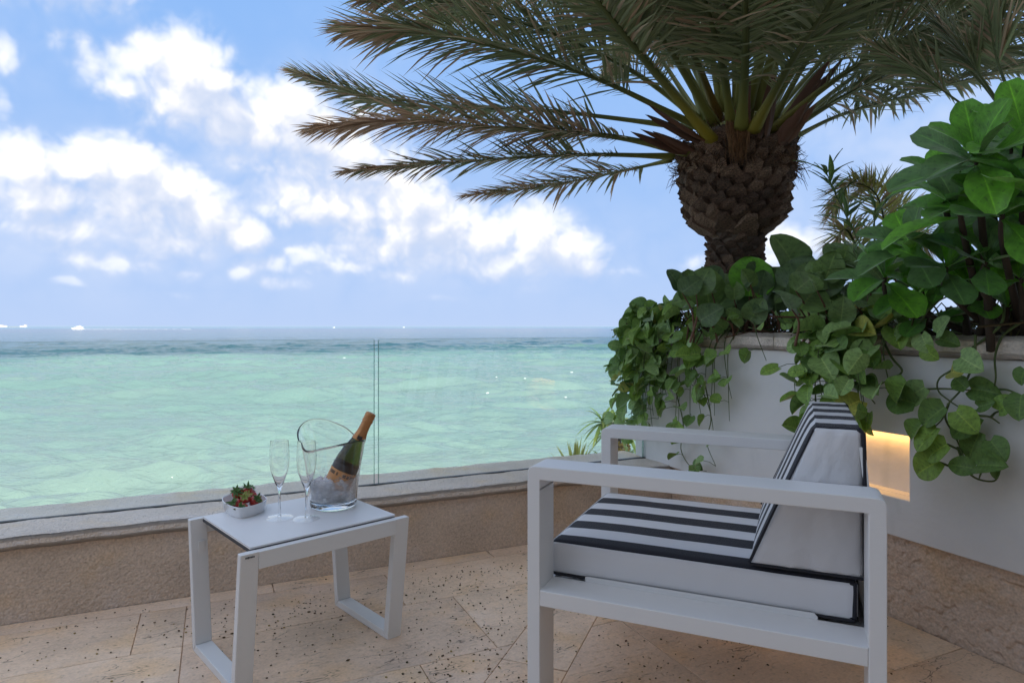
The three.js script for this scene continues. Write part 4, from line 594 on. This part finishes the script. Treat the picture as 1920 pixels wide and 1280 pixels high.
// ------------------------------------------------------------------ palms
const mFrond = std(col(1, 1, 1), .55, { vertexColors: true, side: THREE.DoubleSide });
const mLeaflet = phys(col(1, 1, 1), .88, { vertexColors: true, side: THREE.DoubleSide, clearcoat: .2, clearcoatRoughness: .4, transmission: .36, thickness: 0 });
function frond(parent, pts, r, o = {}) {
  const n = 40, c = curve(pts, n), st = new MB(), lf = new MB(), L = c.reduce((s, p, i) => i ? s + p.distanceTo(c[i - 1]) : 0, 0), th = o.th ?? .021;
  const ripe = o.base ?? [.20, .20, .04], mid = [.085, .105, .032];
  st.tube(c, t => t < .12 ? lerp(th * 1.55, th, t / .12) : lerp(th, .0028, Math.pow((t - .12) / .88, .8)), 6, t => ripe.map((v, i) => lerp(v, mid[i], sstep(.02, .3, t))), .62);
  const N = Math.round(L * (o.density ?? 72) * 1.6), maxL = (o.len ?? .30) * 1.1, dry = o.dry ?? .3;
  for (let k = 0; k < N; k++) for (const s of [-1, 1]) {
    const t = lerp(o.from ?? .20, .995, (k + r() * .8) / N), f = t * n, i = Math.min(n - 1, Math.floor(f)), p = c[i].clone().lerp(c[i + 1], f - i), T = c[i + 1].clone().sub(c[i]).normalize();
    const S = T.clone().cross(V(0, 1, 0)).normalize(), U = S.clone().cross(T).normalize();
    const spine = t < .30 && r() < .85, prof = spine ? .28 : Math.pow(Math.sin(Math.PI * clamp(.10 + t * .82)), .7), ang = lerp(1.12, .42, t) + (r() - .5) * .34, v = [.15, .62, -.22][Math.floor(r() * 3)] + (r() - .5) * .3;
    const out = S.clone().multiplyScalar(s * Math.cos(v)).addScaledVector(U, Math.sin(v)), d = T.clone().multiplyScalar(Math.cos(ang)).addScaledVector(out, Math.sin(ang)).normalize(), side = d.clone().cross(U).normalize();
    const u = r(), br = u < dry * (.35 + t) + (o.litTip ?? 0) * sstep(.55, .95, t) ? 1 : 0, g = (.75 + r() * .5) * (o.lite ?? 1.25), base = o.tint && !br ? o.tint.map(v => v * g) : br ? [.36 * g, .245 * g, .155 * g] : [.175 * g, .215 * g, .095 * g], tip = br ? [.60 * g, .45 * g, .31 * g] : r() < dry ? [.34 * g, .25 * g, .16 * g] : [.25 * g, .26 * g, .14 * g];  // dry leaflets are brown; their tips are paled further as painted sunlight
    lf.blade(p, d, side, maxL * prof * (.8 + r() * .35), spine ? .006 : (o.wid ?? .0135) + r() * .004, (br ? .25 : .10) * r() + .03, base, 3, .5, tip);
  }
  const m = part('frond', st.geo(), mFrond, parent); stuff(part('leaflets', lf.geo(), mLeaflet, m)); return m;
}
{
  const CX = 1.195, CZ = -3.48, t = thing('palm_tree', 'stout date palm with a scaly trunk and long drooping fronds rising from the planter', 'palm tree', V(CX, .9, CZ)), r = rng(2024), o = t.position.clone(), loc = p => p.clone().sub(o);
  const K = 3.48 / F, yOf = y => 1 - (y - HOR) * K - .9;
  // trunk core
  const prof = [[.16, -.1], [.136, yOf(600)], [.122, yOf(545)], [.124, yOf(500)], [.132, yOf(455)], [.145, yOf(436)], [.185, yOf(418)], [.212, yOf(385)], [.232, yOf(340)], [.245, yOf(300)], [.24, yOf(270)], [.15, yOf(245)], [.001, yOf(235)]];
  const lg = lathe(prof, 40); const barkMap = tex(256, 256, (u, v, q) => { const a = fbm(u * 8, v * 16, 8, 16, 5, .6); q[0] = .12 + a * .09; q[1] = .088 + a * .066; q[2] = .066 + a * .05; }, true);
  const mBark = std(col(1, 1, 1), .95, { map: barkMap, bumpMap: barkB, bumpScale: .012 }), trunk = part('trunk', lg, mBark, t);
  const bootMap = tex(256, 256, (u, v, q) => { const a = fbm(u * 5, v * 14, 5, 14, 5, .65), f = pn(u * 60, v * 6, 60, 6); const k = .55 + a * .9 + f * .18; q[0] = k * .62; q[1] = k * .53; q[2] = k * .48; }, true);
  // leaf bases: cut stubs of old fronds
  const bootMats = [[.15, .108, .080], [.11, .078, .058], [.20, .15, .115], [.085, .062, .048]].map(c => { const m = std(col(c[0] * 5, c[1] * 5, c[2] * 5), .95, { map: bootMap, bumpMap: barkB, bumpScale: .014 }); m.color.multiplyScalar(1.15); return m; });
  const boots = [0, 1, 2, 3, 4].map(k => { const g = new THREE.BoxGeometry(1, 1, 1, 3, 2, 3).toNonIndexed(), p = g.attributes.position, rr = rng(k + 90), j = new Map(); for (let i = 0; i < p.count; i++) { let x = p.getX(i), y = p.getY(i), z = p.getZ(i); const key = [x, y, z].map(v => v.toFixed(2)).join(), q = j.get(key) ?? [(rr() - .5) * .16, (rr() - .5) * .16, (rr() - .5) * .22]; j.set(key, q); const f = z + .5, taper = lerp(1.05, .62, f); x *= taper * (1 - .45 * Math.max(0, y + .5) * f) ; y *= lerp(1.0, .55, f) * (1 - 1.0 * x * x); y += .18 * f - .22 * (2 * x) * (2 * x) * .4; p.setXYZ(i, x + q[0], y + q[1], z + q[2]); } g.computeVertexNormals(); return boxUV(g, 2, k); });
  let i = 0; const put = (h, rad, a, w, hh, dep, tilt, mats) => { const m = part('leaf_base', boots[i % 5], mats[Math.floor(r() * mats.length)], trunk); i++; m.position.set(Math.sin(a) * rad, h, Math.cos(a) * rad); m.rotation.set(-tilt, a, (r() - .5) * .3, 'YXZ'); m.scale.set(w, hh, dep); };
  const N1 = 150; for (let k = 0; k < N1; k++) { const q = k / N1, h = lerp(yOf(428), yOf(285), q), rad = lerp(.190, .275, Math.pow(q, .55)) - .01; put(h, rad, k * 2.39996, 0.102 + r() * .03, .052 + r() * .02, .105 + r() * .04, .35 + q * .35, bootMats); }
  const N2 = 149; for (let k = 0; k < N2; k++) { const q = k / N2, h = lerp(yOf(612), yOf(425), q), rad = lerp(.128, .134, q) + sstep(.85, 1, q) * .02 - .012; put(h, rad, k * 2.39996, 0.075 + r() * .035, .030 + r() * .014, .070 + r() * .025, .6, bootMats); }
  // fibre matting and torn sheaths under the crown
  const fb = new MB(); for (let k = 0; k < 900; k++) { const a = r() * 6.28, h = lerp(yOf(330), yOf(235), r()), rad = lerp(.27, .20, (h - yOf(330)) / (yOf(235) - yOf(330))) + r() * .04, p = V(Math.sin(a) * rad, h, Math.cos(a) * rad), out = .02 + r() * .07, tw = (r() - .5) * .12, dn = (r() - .62) * .16; const g = .5 + r(); fb.tube([p, V(Math.sin(a + tw * .5) * (rad + out * .7), h + dn * .4, Math.cos(a + tw * .5) * (rad + out * .7)), V(Math.sin(a + tw) * (rad + out), h + dn, Math.cos(a + tw) * (rad + out))], u => lerp(.0028, .0008, u), 3, [.16 * g, .085 * g, .045 * g]); }
  const tuft = px(1380, 250, 3.19).sub(o); for (let k = 0; k < 260; k++) { const w = (r() - .5) * .085, p = tuft.clone().add(V(w, .06 + r() * .05, (r() - .5) * .05)), g = .7 + r() * .7; fb.tube([p, p.clone().add(V(w * .3 + (r() - .5) * .02, -.07, .03)), p.clone().add(V((r() - .5) * .04 - w * .35, -.14 - r() * .09, .03 + r() * .01))], u => lerp(.003, .001, u), 3, [.27 * g, .14 * g, .065 * g]); }
  stuff(part('fibre', fb.geo(), std(col(1, 1, 1), .95, { vertexColors: true }), t));
  for (const [x0, y0, x1, y1, d, w] of [[1455, 262, 1560, 110, 3.25, .10], [1470, 270, 1530, 180, 3.2, .08], [1432, 255, 1455, 120, 3.15, .05], [1322, 262, 1215, 205, 3.2, .06], [1300, 285, 1200, 245, 3.25, .06], [1400, 240, 1410, 120, 3.2, .045]]) { const a = loc(px(x0, y0, d)), b = loc(px(x1, y1, d - .1)), dir = b.clone().sub(a), L = dir.length(); dir.normalize(); const m = new MB(); for (let k = 0; k < 5; k++) { const g = .7 + r() * .6; m.blade(a.clone().add(V((r() - .5) * w, (r() - .5) * w * .5, (r() - .5) * .04)), dir.clone().add(V((r() - .5) * .16, (r() - .5) * .16, (r() - .5) * .2)).normalize(), V(-dir.y, dir.x, .2).normalize(), L * (.6 + r() * .5), w * (.4 + r() * .5), .08 * (r() - .3), [.14 * g, .062 * g, .036 * g], 5, .5); } part('dry_sheath', m.geo(), mFrond, t); }
  // fronds whose course shows in the photograph
  const shown = [
    [[[1300, 240, 3.4], [1000, 205, 3.55], [722, 193, 3.65], [556, 138, 3.7]], { dry: .18 }],
    [[[1288, 285, 3.3], [1150, 256, 3.2], [1014, 245, 3.1], [759, 230, 2.98], [590, 242, 2.92]], { dry: .75, th: .027, len: .27, density: 80 }],
    [[[1262, 293, 3.4], [1087, 290, 3.3], [832, 306, 3.2], [648, 322, 3.15]], { dry: .35, len: .2, density: 60 }],
    [[[1258, 300, 3.5], [1160, 322, 3.7], [1014, 350, 3.9], [874, 367, 4.0]], { dry: .5, th: .016, len: .22, from: .18 }],
    [[[1315, 240, 3.3], [1087, 135, 3.1], [832, 68, 3.0], [650, 56, 3.0]], { dry: .25, len: .34, density: 72 }],
    [[[1335, 262, 3.2], [1190, 90, 2.7], [1080, -40, 2.35], [900, -190, 2.1]], { dry: .2, base: [.30, .24, .02], th: .024 }],
    [[[1320, 230, 3.5], [1180, 130, 3.4], [1000, 50, 3.3], [800, 0, 3.3], [680, -5, 3.3]], { dry: .25 }],
    [[[1335, 225, 3.65], [1240, 70, 3.8], [1080, -40, 3.9], [900, -90, 4.0]], { dry: .3 }],
    [[[1350, 225, 3.4], [1290, 80, 3.0], [1200, -60, 2.6], [1050, -260, 2.3]], { dry: .35, base: [.26, .15, .03] }],
    [[[1372, 235, 3.2], [1352, 110, 2.85], [1310, -40, 2.4], [1240, -300, 2.0]], { dry: .3 }],
    [[[1390, 240, 3.15], [1398, 110, 2.8], [1396, -60, 2.3], [1390, -330, 1.85]], { dry: .25, th: .026 }],
    [[[1412, 245, 3.15], [1482, 120, 2.8], [1560, 0, 2.4], [1680, -200, 2.0]], { dry: .25, base: [.26, .22, .03], th: .025 }],
    [[[1438, 250, 3.25], [1580, 140, 3.0], [1720, 62, 2.8], [1900, 5, 2.65], [2050, -10, 2.6]], { dry: .3, base: [.2, .18, .03], th: .025 }],
    [[[1462, 256, 3.35], [1600, 172, 3.25], [1760, 115, 3.15], [1980, 85, 3.1]], { dry: .3, th: .024 }],
    [[[1478, 264, 3.5], [1570, 218, 3.6], [1700, 180, 3.7], [1830, 145, 3.75], [1980, 110, 3.8]], { dry: .15, th: .019 }],
    [[[1450, 238, 3.6], [1560, 110, 3.9], [1720, 20, 4.1], [1930, 0, 4.2]], { dry: .3 }], [[[1425, 230, 3.6], [1480, 60, 3.8], [1580, -60, 4.0], [1780, -120, 4.2]], { dry: .35 }],
    [[[1440, 245, 3.3], [1540, 80, 3.1], [1680, -20, 2.9], [1880, -90, 2.8]], { dry: .3 }], [[[1465, 250, 3.45], [1640, 120, 3.5], [1800, 60, 3.5], [2000, 55, 3.5]], { dry: .35 }], [[[1470, 250, 3.6], [1620, 150, 3.8], [1780, 110, 3.95], [1960, 130, 4.0]], { dry: .35 }],
    [[[1340, 232, 3.3], [1230, 60, 2.95], [1090, -60, 2.7], [880, -120, 2.6]], { dry: .4 }],
 [[[1380, 230, 3.35], [1370, 40, 3.2], [1330, -120, 3.0], [1200, -260, 2.9]], { dry: .5 }], [[[1405, 230, 3.4], [1440, 30, 3.2], [1520, -130, 3.0], [1650, -240, 2.9]], { dry: .5 }]];
  for (const [, op] of shown.slice(8)) op.dry *= .45;
  for (const [, op] of shown.slice(0, 8)) op.litTip = .35;  // more beige towards these left frond ends: sunlight put into leaflet colour
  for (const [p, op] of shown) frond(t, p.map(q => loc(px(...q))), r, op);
  // the rest of the crown, above the picture
  for (let k = 0; k < 22; k++) { const a = k * 2.39996, el = .75 + .6 * ((k * 7) % 22) / 22, L = 1.9 + r() * .5, h = V(Math.sin(a), 0, Math.cos(a)), b = V(CX, 2.05, CZ).addScaledVector(h, .16).add(V(0, .05 * el, 0)), p1 = b.clone().addScaledVector(h, L * .4 * Math.cos(el)).add(V(0, L * .4 * Math.sin(el), 0)), p2 = p1.clone().addScaledVector(h, L * .38 * Math.cos(el - .45)).add(V(0, L * .38 * Math.sin(el - .45), 0)), p3 = p2.clone().addScaledVector(h, L * .3 * Math.cos(el - 1.0)).add(V(0, L * .3 * Math.sin(el - 1.0), 0)); frond(t, [b, p1, p2, p3].map(loc), r, { dry: .3 }); }
}
{ // a second palm behind the shrub: its stalks rise to the right edge
  const b = px(1945, 330, 2.35), t = thing('palm_tree', 'palm behind the big shrub at the right edge showing only thin rising stalks', 'palm tree', V(b.x, .9, b.z)), r = rng(55), o = t.position.clone();
  part('trunk', lathe([[.09, 0], [.075, .2], [.07, b.y - .9 - .1], [.05, b.y - .9]], 14), mTwig, t);
  for (const pts of [[[1930, 320, 2.35], [1840, 225, 2.4], [1762, 165, 2.45], [1640, 90, 2.5]], [[1930, 310, 2.35], [1870, 190, 2.4], [1830, 130, 2.4], [1760, 40, 2.5]], [[1940, 310, 2.3], [1895, 180, 2.3], [1870, 110, 2.3], [1850, 0, 2.3]], [[1950, 320, 2.35], [1990, 150, 2.4], [2040, 60, 2.5], [2150, 0, 2.6]], [[1940, 315, 2.4], [1880, 205, 2.5], [1800, 120, 2.6], [1700, 90, 2.7]]]) frond(t, pts.map(q => px(...q).sub(o)), r, { dry: .2, th: .010, from: .62, len: .24, density: 55, wid: .010, base: [.10, .12, .035] });
}
{ // small yellowing palm with curled fronds behind the sapling
  const b = px(1640, 560, 3.0), t = thing('small_palm', 'small yellowing palm with curled feathery fronds behind the sapling', 'palm', V(b.x, .9, b.z)), r = rng(66), o = t.position.clone();
  part('trunk', lathe([[.045, 0], [.035, b.y - .9], [.02, b.y - .85]], 12), mTwig, t);
  for (const pts of [[[1640, 560, 3.0], [1660, 440, 3.0], [1640, 360, 2.95], [1590, 345, 2.9], [1560, 400, 2.85]], [[1645, 560, 3.0], [1690, 450, 3.0], [1680, 375, 3.05], [1640, 345, 3.1], [1600, 370, 3.1]], [[1640, 560, 3], [1610, 470, 2.95], [1585, 430, 2.9], [1562, 470, 2.85]], [[1645, 560, 3], [1690, 480, 3.05], [1720, 430, 3.1], [1735, 470, 3.1]]]) frond(t, pts.map(q => px(...q).sub(o)), r, { dry: .3, th: .008, from: .32, len: .15, density: 95, wid: .005, lite: 1.5, tint: [.36, .36, .10], base: [.2, .17, .05] });
}
// ------------------------------------------------------------------ sunlit plants on the bank beyond the glass
const mSpike = phys(col(1, 1, 1), .55, { vertexColors: true, side: THREE.DoubleSide, transmission: .2, thickness: 0 });
{
  const r = rng(4), c = px(1080, 885, 7.6), g = thing('spiky_plant', 'sunlit spiky yellow green plant just showing over the low wall beyond the glass', 'plant', V(c.x, -.98, c.z)), h = c.y + .98;
  for (let k = 0; k < 58; k++) { const m = new MB(), a = r() * 6.28, el = k < 14 ? 1.15 + r() * .4 : .35 + r() * .9, d = V(Math.cos(a) * Math.cos(el), Math.sin(el), Math.sin(a) * Math.cos(el)), s = V(-Math.sin(a), 0, Math.cos(a)), q = .7 + r() * .6; m.blade(V(d.x * .02, h - .12, d.z * .02), d, s, 0.40 + r() * .20, .040, .05 + r() * .1, [.30 * q, .38 * q, .07], 3, .4, [.58 * q, .58 * q, .18]); part('leaf', m.geo(), mSpike, g); }
  part('stem', lathe([[.05, 0], [.04, h - .1], [.01, h - .05]], 10), mTwig, g);
}
{
  const r = rng(14), c = px(1158, 778, 7.2), g = thing('spiky_plant', 'sunlit bushy plant with narrow drooping yellow green leaves behind the corner of the glass', 'plant', V(c.x, -1.0, c.z)), h = c.y + 1.0;
  for (let q = 0; q < 6; q++) { const hx = V((r() - .5) * .42, h - .05 - r() * .55 * (q > 1 ? 1 : .2), (r() - .5) * .3); for (let k = 0; k < 26; k++) { const m = new MB(), a = r() * 6.28, el = -.3 + r() * 1.5, d = V(Math.cos(a) * Math.cos(el), Math.sin(el), Math.sin(a) * Math.cos(el)), w = .7 + r() * .6; m.blade(hx.clone(), d, V(-Math.sin(a), 0, Math.cos(a)), 0.25 + r() * .15, .046, .25 + r() * .45, [.26 * w, .40 * w, .05], 4, .35, r() < .4 ? [.62 * w, .60 * w, .15] : [.40 * w, .50 * w, .09]); part('leaf', m.geo(), mSpike, g); } }
  const fl = new MB(); for (let k = 0; k < 60; k++) { const p = V(-.01 + (r() - .5) * .22, h - .26 - r() * .08, .16 + r() * .06); fl.tube([p, p.clone().add(V((r() - .5) * .03, -.015, .02))], .010, 5, [.62, .40, .03]); } part('blossom', fl.geo(), mSpike, g);
  const st = new MB(); st.tube([V(0, 0, 0), V(.03, h * .5, 0), V(0, h - .1, 0)], .03, 7, [.09, .07, .05]); for (let k = 0; k < 4; k++) st.tube([V(.03, h * .35, 0), V((r() - .5) * .3, h - .3, (r() - .5) * .3)], .015, 6, [.09, .07, .05]); part('stem', st.geo(), mSpike, g);
}
// ------------------------------------------------------------------ far things on the water
const seaPt = (x, dist) => V((x - 960) / F * dist, SEA, -dist);
{
  const t = thing('motor_yacht', 'white motor yacht heading left near the horizon, trailing a wake', 'yacht', seaPt(146, 1120), 0), hull = std(col(.82, .82, .80), .35), dark = std(col(.04, .05, .06), .3);
  t.scale.setScalar(.86);
  const deck = (x0, x1, y0, y1, w, rake) => extr([[x0, y0], [x1, y0], [x1 - .2, y1], [x0 + rake, y1]], w, .1).translate(0, 0, -w / 2);
  part('hull', mergeGeometries([extr([[-13, 3.0], [-11, .6], [-9.8, -.4], [10.5, -.4], [11, 2.4]], 5, .15).translate(0, 0, -2.5)]), hull, t); const c = part('cabin', deck(-9, 9, 2.6, 5.0, 4.2, 3.2), hull, t); part('window', deck(-6.2, 6.5, 3.2, 4.3, 4.3, 1), dark, c); part('flybridge', deck(-4.5, 6.5, 5.0, 6.4, 3.6, 2), hull, t); part('radar_arch', deck(2, 4.2, 6.4, 8.0, 3, .8), hull, t);
  const r = rng(9), pos = [], idx = []; for (let k = 0; k <= 60; k++) { const x = 10 + k * 3.1, w = 1.2 + k * .05 + r() * 1.2; pos.push(x, .16, -w, x, .22 + r() * .2, 0, x, .16, w); if (k) { const a = (k - 1) * 3; idx.push(a, a + 1, a + 3, a + 1, a + 4, a + 3, a + 1, a + 2, a + 4, a + 2, a + 5, a + 4); } }
  const wk = part('boat_wake', geoFrom(pos, idx), std(col(.8, .84, .84), .9), scene); wk.position.copy(t.position); tag(wk, 'white foam wake behind the motor yacht', 'wake', null, 'stuff');
  for (const [x, d, l] of [[626, 2600, 'tiny white boat on the horizon above the ice bucket'], [757, 3000, 'tiny white boat on the horizon right of the glass joint']]) { const b = thing('boat', l, 'boat', seaPt(x, d)); b.scale.setScalar(.6); part('hull', extr([[-9, 2.6], [-7, 0], [8, 0], [9, 2.2]], 4, .2).translate(0, 0, -2), hull, b); part('cabin', deck(-4, 5, 2.2, 5.4, 3, 1.5), hull, b); }
  const sh = new THREE.BoxGeometry(620, 5, 60, 40, 1, 3), p = sh.attributes.position; for (let i = 0; i < p.count; i++) if (p.getY(i) > 0) p.setY(i, 2.0 + 4 * fbm(p.getX(i) * .01, p.getZ(i) * .02, 256, 256, 3)); sh.computeVertexNormals(); const s0 = part('far_shore', sh, std(col(.34, .36, .34), 1), scene); s0.position.copy(seaPt(-40, 4700)); tag(s0, 'low hazy shore on the horizon at the far left', 'shore', null, 'structure');
  for (const [x, w, h, lab] of [[2, 22, 16, 'white building on the far shore at the left edge'], [9, 20, 12, 'low white building beside the one at the left edge of the far shore'], [41, 26, 11, 'pinkish white building standing alone on the far shore'], [47, 12, 18, 'slim white tower at the right end of the far shore']]) { const b = thing('far_building', lab, 'building', seaPt(x, 4660)); part('wall', bev(w, h, 14, .2).translate(0, h / 2, 0), std(col(.78, .74, .70), .8), b); part('roof', bev(w + 1, .8, 15, .2).translate(0, h + .5, 0), std(col(.6, .5, .45), .8), b); }
}
{ // foam caps on the waves
  const r = rng(33), pos = [], idx = [], cap = (x, z, L, w) => { const b = pos.length / 3, n = 7; for (let k = 0; k <= n; k++) { const t = k / n, ww = w * Math.sin(Math.PI * clamp(t * .96 + .02)) * (.5 + r()), dz = L * .12 * Math.sin(t * 5 + r()); pos.push(x + L * (t - .5), SEA + .10, z + dz - ww / 2, x + L * (t - .5), SEA + .17, z + dz, x + L * (t - .5), SEA + .10, z + dz + ww / 2); if (k) { const a = b + (k - 1) * 3; idx.push(a, a + 1, a + 3, a + 1, a + 4, a + 3, a + 1, a + 2, a + 4, a + 2, a + 5, a + 4); } } };
  const at = (x, y, L, w) => { const d = 5 * F / (y - HOR); cap((x - 960) / F * d, -d, L, w); };
  at(1158, 703, 1.3, .12); at(1150, 706, .7, .06); at(1070, 746, .36, .05); at(1060, 748, .2, .03); at(975, 738, .3, .03); at(1072, 700, .3, .04); at(56, 666, .5, .06); at(117, 656, .6, .08); at(266, 683, .35, .05); at(645, 672, .4, .05);
  for (let k = 0; k < 4; k++) at(760 + r() * 380, 690 + r() * 60, .10 + r() * .2, .02 + r() * .02);
  tag(part('foam', geoFrom(pos, idx), std(col(.8, .84, .82), .9), scene), 'small white foam caps scattered over the sea', 'foam', null, 'stuff');
}
// ------------------------------------------------------------------ fallen seeds on the floor
{
  const r = rng(71), g = new THREE.IcosahedronGeometry(.0027, 0); g.scale(1, .6, 1.3); const inst = new THREE.InstancedMesh(g, std(col(1, 1, 1), .9), 1500); inst.name = 'fallen_seeds'; inst.castShadow = true;
  const q = new THREE.Quaternion(), s = V(1, 1, 1); let k = 0; while (k < 1500) { let u = -1.3 + r() * 3.4, n = .8 + r() * 1.85; const c = r(); if (c < .45) { u = -.2 + r() * 1.4; n = 1.5 + r() * 1.0; } if (.5 + pn(u * 2.2, n * 2.2, 64, 64) * .9 < r()) continue; const h = r() < .02 && n > 2.5 ? .2985 : .0018, nn = h > .1 ? 2.72 + r() * .12 : n; q.setFromAxisAngle(V(0, 1, 0), r() * 6); const z = .55 + r() * r() * 1.1; s.set(z, z, z * (.7 + r() * .7)); inst.setColorAt(k, r() < .16 ? col(.34, .24, .07) : col(.07 + r() * .05, .045 + r() * .03, .025)); inst.setMatrixAt(k++, new THREE.Matrix4().compose(W(u, nn, h), q, s)); }
  scene.add(inst); tag(inst, 'small dark fallen seeds and bits scattered over the terrace floor', 'seeds', null, 'stuff');
}
//@@END
const renderer = new THREE.WebGLRenderer({ antialias: true });
renderer.toneMapping = THREE.LinearToneMapping; renderer.toneMappingExposure = EXPOSURE;
renderer.shadowMap.enabled = true;
renderer.setSize(1024, 682);
renderer.render(scene, camera);
